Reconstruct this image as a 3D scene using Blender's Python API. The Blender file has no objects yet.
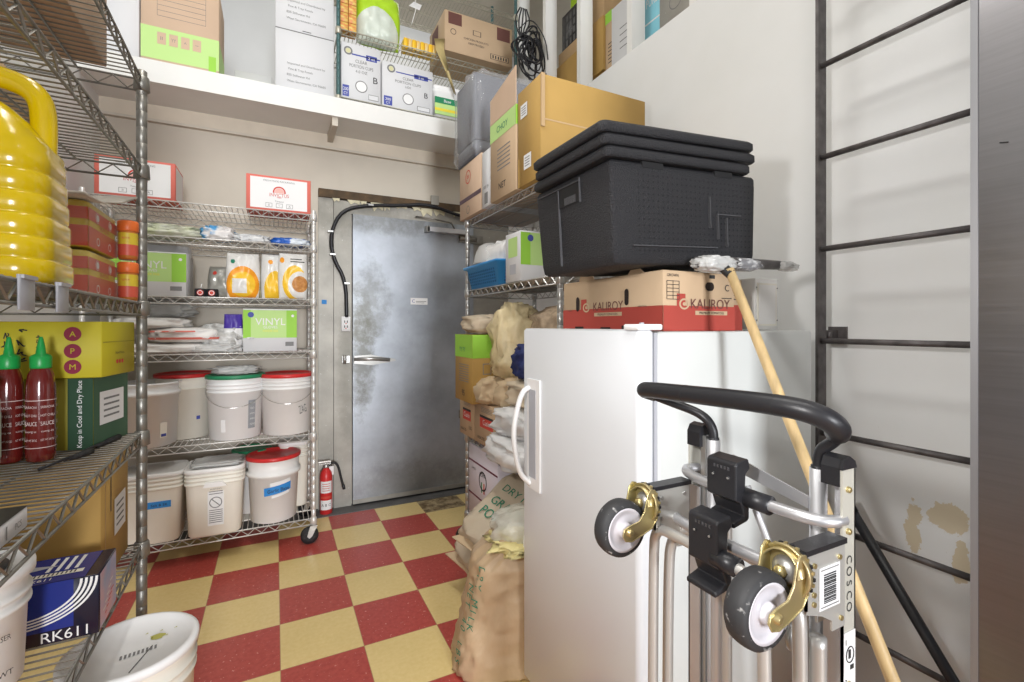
import bpy, math, random
from mathutils import Vector, Matrix, noise
C = bpy.context.scene
COL = C.collection
PI = math.pi
def R(d): return math.radians(d)

# ------------------------------------------------------------------ camera, world, lights, exposure
cam_d = bpy.data.cameras.new('camera'); cam = bpy.data.objects.new('camera', cam_d); COL.objects.link(cam)
cam.location = (0, 0, 1.2975)
cam.rotation_euler = (R(90), 0, -0.46476)
cam_d.sensor_fit = 'HORIZONTAL'; cam_d.sensor_width = 36
cam_d.lens = 472.08 / 1024 * 36
cam_d.shift_y = -(341 - 325.94) / 1024
cam_d.clip_start = 0.02; cam_d.clip_end = 60
C.camera = cam
C.view_settings.view_transform = 'Standard'; C.view_settings.look = 'None'
C.view_settings.exposure = -0.05; C.view_settings.gamma = 1; C.view_settings.use_curve_mapping = False
W = bpy.data.worlds.new('world'); C.world = W; W.use_nodes = True
W.node_tree.nodes['Background'].inputs[0].default_value = (0.93, 0.96, 1, 1)
W.node_tree.nodes['Background'].inputs[1].default_value = 0.38
def area(name, loc, sx, sy, power, col, target=None):
    d = bpy.data.lights.new(name, 'AREA'); d.shape = 'RECTANGLE'; d.size = sx; d.size_y = sy; d.energy = power; d.color = col
    o = bpy.data.objects.new(name, d); COL.objects.link(o); o.location = loc
    if target:
        o.rotation_euler = (Vector(target) - Vector(loc)).to_track_quat('-Z', 'Y').to_euler()
    return o
area('overhead_light', (-0.1, 1.45, 4.2), 0.3, 1.2, 32, (1, .985, .95))
area('overhead_light', (0.35, 0.1, 4.2), 0.4, 1.2, 26, (1, .985, .96))  # fill added above the near aisle, no known fixture there
area('overhead_light', (0.9, 4.1, 4.25), 1.2, 0.3, 6, (1, .97, .92))
area('rear_fill', (0.0, -6.5, 1.6), 1.2, 1.9, 560, (.95, .97, 1), (0.1, 3.2, 0.9))  # unseen fill added far behind the camera to brighten the back shelves
sp = bpy.data.lights.new('photo_flash', 'SPOT'); sp.energy = 46; sp.spot_size = R(100); sp.spot_blend = .7; sp.shadow_soft_size = .05; sp.color = (1, .98, .96)
so = bpy.data.objects.new('photo_flash', sp); COL.objects.link(so); so.location = (-0.3, 0.25, 1.53)
so.rotation_euler = (Vector((1.6, 1.15, 1.05)) - so.location).to_track_quat('-Z', 'Y').to_euler()

# ------------------------------------------------------------------ materials
MATS = {}
def mat(name, col, rough=.5, metal=0, var=0.0, scale=8, bump=0.0, bscale=40, alpha=1, trans=0, spec=.5, emis=0, stretch=(1, 1, 1), col2=None, thr=None, ior=1.45, coat=0):
    if name in MATS: return MATS[name]
    m = bpy.data.materials.new(name); m.use_nodes = True; nt = m.node_tree; b = nt.nodes['Principled BSDF']
    c = (*col, 1)
    b.inputs['Base Color'].default_value = c; b.inputs['Roughness'].default_value = rough; b.inputs['Metallic'].default_value = metal
    b.inputs['Alpha'].default_value = alpha; b.inputs['Transmission Weight'].default_value = trans; b.inputs['IOR'].default_value = ior
    b.inputs['Specular IOR Level'].default_value = spec; b.inputs['Coat Weight'].default_value = coat
    tc = nt.nodes.new('ShaderNodeTexCoord'); mp = nt.nodes.new('ShaderNodeMapping'); mp.inputs['Scale'].default_value = stretch
    nt.links.new(tc.outputs['Object'], mp.inputs['Vector'])
    if var or col2:
        n = nt.nodes.new('ShaderNodeTexNoise'); n.inputs['Scale'].default_value = scale; n.inputs['Detail'].default_value = 5
        nt.links.new(mp.outputs[0], n.inputs['Vector'])
        r = nt.nodes.new('ShaderNodeValToRGB'); nt.links.new(n.outputs['Fac'], r.inputs[0])
        lo, hi = thr or (.3, .7)
        r.color_ramp.elements[0].position = lo; r.color_ramp.elements[1].position = hi
        if col2:
            r.color_ramp.elements[0].color = c; r.color_ramp.elements[1].color = (*col2, 1)
        else:
            r.color_ramp.elements[0].color = tuple(x * (1 - var) for x in col) + (1,)
            r.color_ramp.elements[1].color = tuple(min(1, x * (1 + var)) for x in col) + (1,)
        nt.links.new(r.outputs[0], b.inputs['Base Color'])
    if bump:
        n2 = nt.nodes.new('ShaderNodeTexNoise'); n2.inputs['Scale'].default_value = bscale; n2.inputs['Detail'].default_value = 4
        nt.links.new(mp.outputs[0], n2.inputs['Vector'])
        bp = nt.nodes.new('ShaderNodeBump'); bp.inputs['Strength'].default_value = bump; bp.inputs['Distance'].default_value = .01
        nt.links.new(n2.outputs['Fac'], bp.inputs['Height']); nt.links.new(bp.outputs[0], b.inputs['Normal'])
    MATS[name] = m
    return m
white_wall = mat('white_wall_paint', (.76, .77, .77), .6, var=.04, scale=2.5, bump=.04, bscale=12)
trim_white = mat('white_gloss_paint', (.76, .76, .735), .4, var=.03, scale=5)
beige_wall = mat('beige_wall_paint', (.56, .51, .43), .6, var=.06, scale=3, bump=.04, bscale=8)
ledger_beige = mat('ledger_beige_wood', (.60, .53, .43), .55, var=.10, scale=4)
chrome = mat('chrome_wire', (.46, .455, .44), .32, .75)
chrome_old = mat('worn_chrome_wire', (.26, .25, .225), .4, .7, var=.15, scale=20)
silver_wire = mat('epoxy_silver_wire', (.70, .69, .66), .38, .45)
green_wire = mat('green_epoxy_wire', (.06, .13, .13), .4, .2)
beige_wire = mat('beige_epoxy_wire', (.48, .46, .38), .4, .5)
black_pl = mat('black_plastic', (.018, .018, .021), .38, bump=.03, bscale=200)
black_rub = mat('black_rubber', (.03, .03, .032), .65, var=.5, scale=60, thr=(.5, .8))
grey_pl = mat('grey_plastic', (.42, .43, .47), .45)
white_pl = mat('white_plastic', (.86, .86, .86), .38)
white_pl2 = mat('translucent_white_plastic', (.84, .83, .81), .42, var=.05, scale=4)
cream_pl = mat('cream_plastic', (.84, .81, .72), .42, var=.05, scale=4)
red_pl = mat('red_plastic', (.60, .03, .03), .35)
dgreen_pl = mat('dark_green_plastic', (.02, .22, .10), .4)
green_pl = mat('green_plastic', (.01, .30, .06), .35)
blue_pl = mat('blue_plastic', (.03, .28, .68), .4)
blue_tape = mat('blue_tape', (.03, .24, .62), .6)
ink = mat('black_ink', (.03, .03, .03), .7)
grey_ink = mat('grey_ink', (.20, .20, .20), .7)
blue_ink = mat('blue_ink', (.06, .08, .35), .6)
red_ink = mat('red_ink', (.60, .06, .04), .6)
green_ink = mat('green_ink', (.02, .22, .13), .7)
paper = mat('white_paper', (.80, .80, .80), .7)
card = mat('kraft_cardboard', (.50, .34, .18), .75, var=.06, scale=5, bump=.06, bscale=30)
card_y = mat('ochre_cardboard', (.43, .265, .075), .75, var=.08, scale=4, bump=.06, bscale=30)
card_l = mat('light_kraft_cardboard', (.50, .36, .23), .75, var=.05, scale=5, bump=.05, bscale=30)
card_p = mat('pinkish_kraft_cardboard', (.58, .42, .30), .75, var=.05, scale=5, bump=.05, bscale=30)
white_card = mat('white_cardboard', (.66, .665, .68), .6)
lime = mat('lime_green_print', (.30, .60, .06), .6)
lime_l = mat('pale_green_print', (.48, .70, .25), .6)
red_card = mat('red_print_cardboard', (.38, .055, .04), .7, var=.06, scale=5)
red_edge = mat('salmon_red_print', (.70, .17, .13), .6)
kraft_paper = mat('kraft_paper', (.58, .44, .28), .7, var=.10, scale=6, bump=.5, bscale=14)
tan_paper = mat('tan_paper_sack', (.60, .50, .37), .7, var=.10, scale=6, bump=.5, bscale=14)
film = mat('clear_film', (.9, .9, .9), .12, alpha=.09, bump=.5, bscale=30)
film_w = mat('cloudy_film', (.82, .82, .80), .25, alpha=.55, bump=.5, bscale=25)
glass_m = mat('clear_glass', (.9, .95, .93), .05, alpha=.3)
wood = mat('broom_wood', (.58, .42, .21), .5, var=.18, scale=5, stretch=(12, 12, .6))
alu = mat('brushed_aluminium', (.60, .60, .62), .36, .7, var=.05, scale=10)
alu_f = mat('painted_silver_metal', (.60, .60, .57), .38, .55)
alu_warm = mat('satin_aluminium', (.55, .535, .51), .42, .6)
gold = mat('yellow_zinc', (.44, .38, .15), .34, .7, col2=(.54, .43, .26), scale=9, thr=(.35, .75))
steel_dark = mat('dark_raw_steel', (.12, .11, .11), .5, .5, var=.35, scale=25)
fridge_w = mat('white_enamel', (.72, .74, .77), .30, bump=.02, bscale=90)
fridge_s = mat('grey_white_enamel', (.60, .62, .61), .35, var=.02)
eps = mat('black_foam', (.015, .015, .018), .6, bump=.7, bscale=260)

def links(nt, *pairs):
    for a, b in pairs: nt.links.new(a, b)
def mnode(nt, op, a, b=None, c=None):
    n = nt.nodes.new('ShaderNodeMath'); n.operation = op
    for i, v in enumerate((a, b, c)):
        if v is None: continue
        if isinstance(v, (int, float)): n.inputs[i].default_value = v
        else: nt.links.new(v, n.inputs[i])
    return n.outputs[0]
def mix(nt, f, a, b):
    n = nt.nodes.new('ShaderNodeMix'); n.data_type = 'RGBA'
    if isinstance(f, (int, float)): n.inputs[0].default_value = f
    else: nt.links.new(f, n.inputs[0])
    for s, v in ((6, a), (7, b)):
        if isinstance(v, tuple): n.inputs[s].default_value = v
        else: nt.links.new(v, n.inputs[s])
    return n.outputs[2]
def noise_n(nt, vec, scale, detail=4, rough=.55):
    n = nt.nodes.new('ShaderNodeTexNoise'); n.inputs['Scale'].default_value = scale; n.inputs['Detail'].default_value = detail
    n.inputs['Roughness'].default_value = rough; nt.links.new(vec, n.inputs['Vector']); return n.outputs['Fac']
def ramp(nt, f, lo, hi):
    n = nt.nodes.new('ShaderNodeMapRange'); n.inputs[1].default_value = lo; n.inputs[2].default_value = hi; nt.links.new(f, n.inputs[0]); return n.outputs[0]

T = .3048
def floor_mat():
    m = bpy.data.materials.new('checker_vinyl_tile'); m.use_nodes = True; nt = m.node_tree; b = nt.nodes['Principled BSDF']
    g = nt.nodes.new('ShaderNodeNewGeometry'); s = nt.nodes.new('ShaderNodeSeparateXYZ'); nt.links.new(g.outputs['Position'], s.inputs[0])
    u = mnode(nt, 'DIVIDE', mnode(nt, 'SUBTRACT', s.outputs[0], .01775), T)
    v = mnode(nt, 'DIVIDE', mnode(nt, 'SUBTRACT', s.outputs[1], 3.199), T)
    fu = mnode(nt, 'FLOOR', u); fv = mnode(nt, 'FLOOR', v)
    par = mnode(nt, 'ABSOLUTE', mnode(nt, 'MODULO', mnode(nt, 'ADD', fu, fv), 2))   # 1 = red
    pos = g.outputs['Position']
    n1 = noise_n(nt, pos, 55, 3); n2 = noise_n(nt, pos, 75, 2); n3 = noise_n(nt, pos, 2.2, 3)
    red = mix(nt, ramp(nt, n1, .3, .7), (.42, .055, .045, 1), (.52, .09, .07, 1))
    red = mix(nt, ramp(nt, n2, .66, .72), red, (.75, .40, .34, 1))
    yel = mix(nt, ramp(nt, n1, .3, .7), (.80, .61, .25, 1), (.86, .67, .31, 1))
    yel = mix(nt, mnode(nt, 'MULTIPLY', ramp(nt, n3, .45, .8), .35), yel, (.58, .44, .14, 1))
    c = mix(nt, par, yel, red)
    # worn tile in front of the freezer door
    du = mnode(nt, 'COMPARE', fu, 3, .1); dv = mnode(nt, 'COMPARE', fv, 0, .1); w = mnode(nt, 'MULTIPLY', du, dv)
    worn = mix(nt, ramp(nt, noise_n(nt, pos, 14, 5, .7), .42, .58), (.14, .09, .04, 1), (.48, .38, .22, 1))
    c = mix(nt, w, c, worn)
    # joints
    ju = mnode(nt, 'PINGPONG', u, .5); jv = mnode(nt, 'PINGPONG', v, .5)
    j = mnode(nt, 'LESS_THAN', mnode(nt, 'MINIMUM', ju, jv), .004)
    c = mix(nt, j, c, (.45, .27, .14, 1))
    nt.links.new(c, b.inputs['Base Color']); b.inputs['Roughness'].default_value = .33
    bp = nt.nodes.new('ShaderNodeBump'); bp.inputs['Strength'].default_value = .08; nt.links.new(noise_n(nt, pos, 9), bp.inputs['Height']); nt.links.new(bp.outputs[0], b.inputs['Normal'])
    return m
def wall_right_mat():
    m = bpy.data.materials.new('white_wall_patched'); m.use_nodes = True; nt = m.node_tree; b = nt.nodes['Principled BSDF']
    g = nt.nodes.new('ShaderNodeNewGeometry'); pos = g.outputs['Position']; s = nt.nodes.new('ShaderNodeSeparateXYZ'); nt.links.new(pos, s.inputs[0])
    base = mix(nt, ramp(nt, noise_n(nt, pos, 2), .3, .7), (.74, .75, .74, 1), (.79, .80, .80, 1))
    scuff = mnode(nt, 'MULTIPLY', ramp(nt, noise_n(nt, pos, 16, 6, .75), .66, .72), ramp(nt, s.outputs[2], 1.35, .95))
    base = mix(nt, mnode(nt, 'MULTIPLY', scuff, .6), base, (.35, .36, .30, 1))
    n = noise_n(nt, pos, 13, 6, .7)
    def blob(y, z, ry, rz):
        a = mnode(nt, 'DIVIDE', mnode(nt, 'SUBTRACT', s.outputs[1], y), ry); c = mnode(nt, 'DIVIDE', mnode(nt, 'SUBTRACT', s.outputs[2], z), rz)
        return mnode(nt, 'ADD', mnode(nt, 'ADD', mnode(nt, 'MULTIPLY', a, a), mnode(nt, 'MULTIPLY', c, c)), mnode(nt, 'MULTIPLY', mnode(nt, 'SUBTRACT', n, .5), 6))
    d = mnode(nt, 'MINIMUM', blob(.660, .735, .042, .040), mnode(nt, 'MINIMUM', blob(.742, .68, .022, .075), blob(.63, .62, .02, .05)))
    base = mix(nt, ramp(nt, d, 1.05, .95), base, (.64, .56, .41, 1))
    nt.links.new(base, b.inputs['Base Color']); b.inputs['Roughness'].default_value = .4
    bp = nt.nodes.new('ShaderNodeBump'); bp.inputs['Strength'].default_value = .06; nt.links.new(noise_n(nt, pos, 6), bp.inputs['Height']); nt.links.new(bp.outputs[0], b.inputs['Normal'])
    return m
def galv(name, a, bcol, sc, dirt=None, rough=.35, metal=.6):
    m = bpy.data.materials.new(name); m.use_nodes = True; nt = m.node_tree; b = nt.nodes['Principled BSDF']
    g = nt.nodes.new('ShaderNodeNewGeometry'); pos = g.outputs['Position']; s = nt.nodes.new('ShaderNodeSeparateXYZ'); nt.links.new(pos, s.inputs[0])
    c = mix(nt, ramp(nt, noise_n(nt, pos, sc, 6, .6), .3, .7), (*a, 1), (*bcol, 1))
    sp = ramp(nt, noise_n(nt, pos, 60, 3), .70, .76); c = mix(nt, mnode(nt, 'MULTIPLY', sp, .5), c, (.75, .75, .72, 1))
    if dirt:
        for (x, z, rx, rz, st) in dirt:
            ax = mnode(nt, 'DIVIDE', mnode(nt, 'SUBTRACT', s.outputs[0], x), rx); az = mnode(nt, 'DIVIDE', mnode(nt, 'SUBTRACT', s.outputs[2], z), rz)
            d = mnode(nt, 'ADD', mnode(nt, 'MULTIPLY', ax, ax), mnode(nt, 'MULTIPLY', az, az))
            d = mnode(nt, 'ADD', d, mnode(nt, 'MULTIPLY', mnode(nt, 'SUBTRACT', noise_n(nt, pos, 12, 6, .75), .5), 3))
            c = mix(nt, mnode(nt, 'MULTIPLY', ramp(nt, d, 1.3, .1), st), c, (.10, .095, .07, 1))
    nt.links.new(c, b.inputs['Base Color']); b.inputs['Roughness'].default_value = rough; b.inputs['Metallic'].default_value = metal
    bp = nt.nodes.new('ShaderNodeBump'); bp.inputs['Strength'].default_value = .15; nt.links.new(noise_n(nt, pos, 7), bp.inputs['Height']); nt.links.new(bp.outputs[0], b.inputs['Normal'])
    return m
def steel_mat():
    m = bpy.data.materials.new('brushed_stainless'); m.use_nodes = True; nt = m.node_tree; b = nt.nodes['Principled BSDF']
    g = nt.nodes.new('ShaderNodeNewGeometry'); mp = nt.nodes.new('ShaderNodeMapping'); mp.inputs['Scale'].default_value = (.6, .6, 26)
    nt.links.new(g.outputs['Position'], mp.inputs[0])
    n = noise_n(nt, mp.outputs[0], 6, 6, .7)
    c = mix(nt, n, (.20, .195, .20, 1), (.27, .26, .27, 1)); nt.links.new(c, b.inputs['Base Color'])
    b.inputs['Metallic'].default_value = .9
    rr = mnode(nt, 'ADD', mnode(nt, 'MULTIPLY', n, .14), .26); nt.links.new(rr, b.inputs['Roughness'])
    bp = nt.nodes.new('ShaderNodeBump'); bp.inputs['Strength'].default_value = .05; nt.links.new(n, bp.inputs['Height']); nt.links.new(bp.outputs[0], b.inputs['Normal'])
    return m
M_floor = floor_mat(); M_wr = wall_right_mat(); M_steel = steel_mat()
M_door = galv('galvanised_door', (.27, .29, .32), (.52, .56, .62), 1.7, [(.56, 1.1, .10, .42, .75), (.60, 1.45, .16, .30, .55), (.75, 2.1, .5, .12, .55), (.9, .1, .6, .18, .35)], .38, .5)
M_frame = galv('dull_grey_metal', (.27, .26, .23), (.40, .38, .34), 5, [(.4, 2.1, .5, .15, .4), (.45, 1.0, .06, .5, .3)], .5, .4)
M_sill = galv('grey_sill', (.10, .10, .10), (.17, .17, .17), 6, None, .6, .2)
M_rust = galv('rusty_header', (.05, .035, .02), (.13, .08, .04), 12, None, .8, .1)

# ------------------------------------------------------------------ mesh builder
_tc = {}
def text_geo(s):
    if s in _tc: return _tc[s]
    cu = bpy.data.curves.new('tmp_text', 'FONT'); cu.body = s; cu.size = 1; cu.align_x = 'CENTER'; cu.align_y = 'CENTER'; cu.resolution_u = 3
    ob = bpy.data.objects.new('tmp_text', cu)
    me = ob.to_mesh()
    vs = [v.co.copy() for v in me.vertices]; fs = [tuple(p.vertices) for p in me.polygons]
    ob.to_mesh_clear(); bpy.data.objects.remove(ob); bpy.data.curves.remove(cu)
    _tc[s] = (vs, fs); return vs, fs
class MB:
    def __init__(s): s.v = []; s.f = []; s.m = []; s.sm = []; s.mats = []; s.xf = Matrix()
    def mi(s, m):
        if m not in s.mats: s.mats.append(m)
        return s.mats.index(m)
    def add(s, vs, fs, m, smooth=False):
        k = len(s.v); i = s.mi(m)
        s.v += [s.xf @ Vector(p) for p in vs]
        for f in fs: s.f.append(tuple(k + q for q in f)); s.m.append(i); s.sm.append(smooth)
        return s
    def box(s, a, b, m):
        x0, y0, z0 = a; x1, y1, z1 = b
        return s.add([(x0, y0, z0), (x1, y0, z0), (x1, y1, z0), (x0, y1, z0), (x0, y0, z1), (x1, y0, z1), (x1, y1, z1), (x0, y1, z1)],
                     [(0, 3, 2, 1), (4, 5, 6, 7), (0, 1, 5, 4), (1, 2, 6, 5), (2, 3, 7, 6), (3, 0, 4, 7)], m)
    def tube(s, pts, r, m, n=8, closed=False, flat=None):
        pts = [Vector(p) for p in pts]; N = len(pts); rings = []
        rs = r if isinstance(r, (list, tuple)) else [r] * N
        up = None; vs = []
        for i, p in enumerate(pts):
            if closed: t = pts[(i + 1) % N] - pts[i - 1]
            else: t = pts[min(i + 1, N - 1)] - pts[max(i - 1, 0)]
            if t.length < 1e-9: t = Vector((0, 0, 1))
            t.normalize()
            if up is None:
                up = Vector((0, 0, 1)) if abs(t.z) < .9 else Vector((1, 0, 0))
            a = t.cross(up)
            if a.length < 1e-6: a = t.orthogonal()
            a.normalize(); bb = a.cross(t); up = bb
            for k in range(n):
                an = 2 * PI * k / n
                vs.append(p + a * (math.cos(an) * rs[i]) + bb * (math.sin(an) * rs[i] * (flat or 1)))
        fs = []
        L = N if closed else N - 1
        for i in range(L):
            j = (i + 1) % N
            for k in range(n): q = (k + 1) % n; fs.append((i * n + k, i * n + q, j * n + q, j * n + k))
        if not closed: fs += [tuple(range(n - 1, -1, -1)), tuple((N - 1) * n + k for k in range(n))]
        return s.add(vs, fs, m, n > 5)
    def lathe(s, prof, m, n=32, c=(0, 0, 0), axis='z', capb=True, capt=True, ms=None):
        vs = []
        for (r, z) in prof:
            for k in range(n):
                a = 2 * PI * k / n; p = (r * math.cos(a), r * math.sin(a), z)
                if axis == 'y': p = (p[0], p[2], p[1])
                if axis == 'x': p = (p[2], p[0], p[1])
                vs.append((p[0] + c[0], p[1] + c[1], p[2] + c[2]))
        N = len(prof)
        for i in range(N - 1):
            fs = [(i * n + k, i * n + (k + 1) % n, (i + 1) * n + (k + 1) % n, (i + 1) * n + k) for k in range(n)]
            if axis == 'y': fs = [f[::-1] for f in fs]
            s.add(vs[:0], [], m)
            kk = len(s.v) if i == 0 else kk
            if i == 0: s.v += [s.xf @ Vector(p) for p in vs]
            im = s.mi(ms[i] if ms else m)
            for f in fs: s.f.append(tuple(kk + q for q in f)); s.m.append(im); s.sm.append(True)
        if capb: s.f.append(tuple(kk + q for q in range(n - 1, -1, -1))); s.m.append(s.mi(ms[0] if ms else m)); s.sm.append(False)
        if capt: s.f.append(tuple(kk + (N - 1) * n + q for q in range(n))); s.m.append(s.mi(ms[-1] if ms else m)); s.sm.append(False)
        return s
    def loft(s, rings, m, smooth=True, caps=True, ms=None):
        n = len(rings[0]); k = len(s.v)
        for r in rings: s.v += [s.xf @ Vector(p) for p in r]
        for i in range(len(rings) - 1):
            im = s.mi(ms[i] if ms else m)
            for q in range(n): w = (q + 1) % n; s.f.append((k + i * n + q, k + i * n + w, k + (i + 1) * n + w, k + (i + 1) * n + q)); s.m.append(im); s.sm.append(smooth)
        if caps:
            s.f.append(tuple(k + q for q in range(n - 1, -1, -1))); s.m.append(s.mi(ms[0] if ms else m)); s.sm.append(False)
            s.f.append(tuple(k + (len(rings) - 1) * n + q for q in range(n))); s.m.append(s.mi(ms[-1] if ms else m)); s.sm.append(False)
        return s
    def prism(s, poly, a0, a1, m, axis='y'):
        # poly points (u,v) extruded; axis y: (u, a, v); x: (a, u, v); z: (u, v, a)
        def P(u, v, a): return {'y': (u, a, v), 'x': (a, u, v), 'z': (u, v, a)}[axis]
        n = len(poly); vs = [P(u, v, a0) for u, v in poly] + [P(u, v, a1) for u, v in poly]
        fs = [tuple(range(n)), tuple(range(2 * n - 1, n - 1, -1))] + [(i, i + n, (i + 1) % n + n, (i + 1) % n) for i in range(n)]
        return s.add(vs, fs, m)
    def text(s, st, o, u, v, h, m, wmax=None, rot=0):
        # o centre, u right, v up (unit vectors); h = cap height-ish
        vs, fs = text_geo(st)
        if not vs: return s
        x0 = min(p.x for p in vs); x1 = max(p.x for p in vs); sc = h / .72
        if wmax and (x1 - x0) * sc > wmax: sx = wmax / (x1 - x0)
        else: sx = sc
        y0 = min(p.y for p in vs); y1 = max(p.y for p in vs); cy = (y0 + y1) / 2; cx = (x0 + x1) / 2
        o, u, v = Vector(o), Vector(u), Vector(v); cr, sr = math.cos(rot), math.sin(rot)
        out = []
        for p in vs:
            a = (p.x - cx) * sx; b = (p.y - cy) * sc
            a, b = a * cr - b * sr, a * sr + b * cr
            out.append(o + u * a + v * b)
        return s.add(out, fs, m)
    def obj(s, name, parent=None):
        me = bpy.data.meshes.new(name); me.from_pydata([tuple(p) for p in s.v], [], s.f); me.update()
        for m in s.mats: me.materials.append(m)
        me.polygons.foreach_set('material_index', s.m); me.polygons.foreach_set('use_smooth', s.sm)
        o = bpy.data.objects.new(name, me); COL.objects.link(o)
        if parent: o.parent = parent
        return o
def rrect(w, d, r, z, cx=0, cy=0, n=4):
    pts = []
    for (sx, sy, a0) in ((1, -1, -90), (1, 1, 0), (-1, 1, 90), (-1, -1, 180)):
        for k in range(n + 1):
            a = R(a0 + 90 * k / n)
            pts.append((cx + sx * (w / 2 - r) + r * math.cos(a), cy + sy * (d / 2 - r) + r * math.sin(a), z))
    return pts
def rbox(mb, w, d, z0, z1, r, m, e=None, cx=0, cy=0, n=4):
    e = min(r, .006) if e is None else e
    rings = [rrect(w - 2 * e, d - 2 * e, max(r - e, .0005), z0, cx, cy, n), rrect(w, d, r, z0 + e, cx, cy, n), rrect(w, d, r, z1 - e, cx, cy, n), rrect(w - 2 * e, d - 2 * e, max(r - e, .0005), z1, cx, cy, n)]
    return mb.loft(rings, m, smooth=True)
def smooth_path(pts, it=2):
    pts = [Vector(p) for p in pts]
    for _ in range(it):
        q = [pts[0]]
        for a, b in zip(pts, pts[1:]): q += [a * .75 + b * .25, a * .25 + b * .75]
        q.append(pts[-1]); pts = q
    return pts
def tag(o, label=None, cat=None, group=None, kind=None):
    if label: o['label'] = label
    if cat: o['category'] = cat
    if group: o['group'] = group
    if kind: o['kind'] = kind
    return o
def thing(name, label, cat, loc=(0, 0, 0), rz=0, group=None, rx=0, ry=0):
    o = bpy.data.objects.new(name, None); o.empty_display_size = .05; COL.objects.link(o); o.location = loc; o.rotation_euler = (rx, ry, rz)
    return tag(o, label, cat, group)
def struct(name, mb): return tag(mb.obj(name), kind='structure')
def dup(root, loc, rz=None, label=None, group=None):
    r = root.copy(); COL.objects.link(r); r.location = loc
    if rz is not None: r.rotation_euler = (0, 0, rz)
    if label: r['label'] = label
    if group: r['group'] = group
    for ch in list(root.children):
        c = ch.copy(); COL.objects.link(c); c.parent = r
        for g in list(ch.children):
            d = g.copy(); COL.objects.link(d); d.parent = c
    return r
def decal(mb, w, d, h, face, u0, v0, u1, v1, m, off=.0008):
    F = frame(w, d, h, face); o, U, V, N, lu, lv = F
    p = lambda u, v: o + U * (u * lu) + V * (v * lv) + N * off
    return mb.add([p(u0, v0), p(u1, v0), p(u1, v1), p(u0, v1)], [(0, 1, 2, 3)], m)
def frame(w, d, h, face):
    V3 = Vector
    return {'F': (V3((-w / 2, -d / 2, 0)), V3((1, 0, 0)), V3((0, 0, 1)), V3((0, -1, 0)), w, h),
            'L': (V3((-w / 2, d / 2, 0)), V3((0, -1, 0)), V3((0, 0, 1)), V3((-1, 0, 0)), d, h),
            'R': (V3((w / 2, -d / 2, 0)), V3((0, 1, 0)), V3((0, 0, 1)), V3((1, 0, 0)), d, h),
            'T': (V3((-w / 2, -d / 2, h)), V3((1, 0, 0)), V3((0, 1, 0)), V3((0, 0, 1)), w, d),
            'D': (V3((-w / 2, -d / 2, 0)), V3((1, 0, 0)), V3((0, 1, 0)), V3((0, 0, -1)), w, d)}[face]
def dtext(mb, w, d, h, face, st, u, v, hh, m, wf=None, rot=0, off=.0016):
    o, U, V, N, lu, lv = frame(w, d, h, face)
    return mb.text(st, o + U * (u * lu) + V * (v * lv) + N * off, U, V, hh * lv, m, wf * lu if wf else None, rot)
def dring(mb, w, d, h, face, u, v, r0, r1, m, n=20, off=.0012, sq=1):
    o, U, V, N, lu, lv = frame(w, d, h, face); c = o + U * (u * lu) + V * (v * lv) + N * off
    vs = []; fs = []
    for k in range(n):
        a = 2 * PI * k / n; e = U * math.cos(a) + V * (math.sin(a) * sq)
        vs += [c + e * r0, c + e * r1]
    for k in range(n): q = (k + 1) % n; fs.append((2 * k, 2 * k + 1, 2 * q + 1, 2 * q))
    return mb.add(vs, fs, m)
def carton(name, label, cat, x0, x1, y0, y1, z0, z1, m, prints=(), rz=0, group=None, tape=None, flaps=None, conv=None, rx=0, ry=0, sticker=()):
    """box given by extents; prints: ('r',face,u0,v0,u1,v1,mat) | ('t',face,str,u,v,h,mat[,wf,rot]) | ('o',face,u,v,r0,r1,mat)"""
    w, d, h = x1 - x0, y1 - y0, z1 - z0
    loc = Vector(((x0 + x1) / 2, (y0 + y1) / 2, z0))
    if conv: loc, r2 = conv(loc); rz += r2
    t = thing(name, label, cat, loc, rz, group, rx, ry)
    b = MB(); rbox(b, w, d, 0, h, .003, m, .002, n=1)
    for p in prints: put(b, w, d, h, p)
    b.obj('carton_body', t)
    if tape:
        tp = MB(); decal(tp, w, d, h, 'T', .0, .44, 1, .56, tape, .0006)
        for f in 'LR': decal(tp, w, d, h, f, .42, .72, .58, 1, tape, .0012)
        tp.obj('packing_tape', t)
    for (f, u0, v0, u1, v1, pm) in sticker:
        k = MB(); decal(k, w, d, h, f, u0, v0, u1, v1, pm, .002)
        for q in range(4): decal(k, w, d, h, f, u0 + (u1 - u0) * .15, v0 + (v1 - v0) * (.2 + .18 * q), u0 + (u1 - u0) * .8, v0 + (v1 - v0) * (.26 + .18 * q), grey_ink, .0026)
        k.obj('shipping_label', t)
    return t
def put(b, w, d, h, p):
    if p[0] == 'r': decal(b, w, d, h, *p[1:7], off=p[7] if len(p) > 7 else .0008)
    elif p[0] == 't': dtext(b, w, d, h, p[1], p[2], p[3], p[4], p[5], p[6], *(p[7:]))
    elif p[0] == 'o': dring(b, w, d, h, p[1], p[2], p[3], p[4], p[5], p[6])
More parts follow.
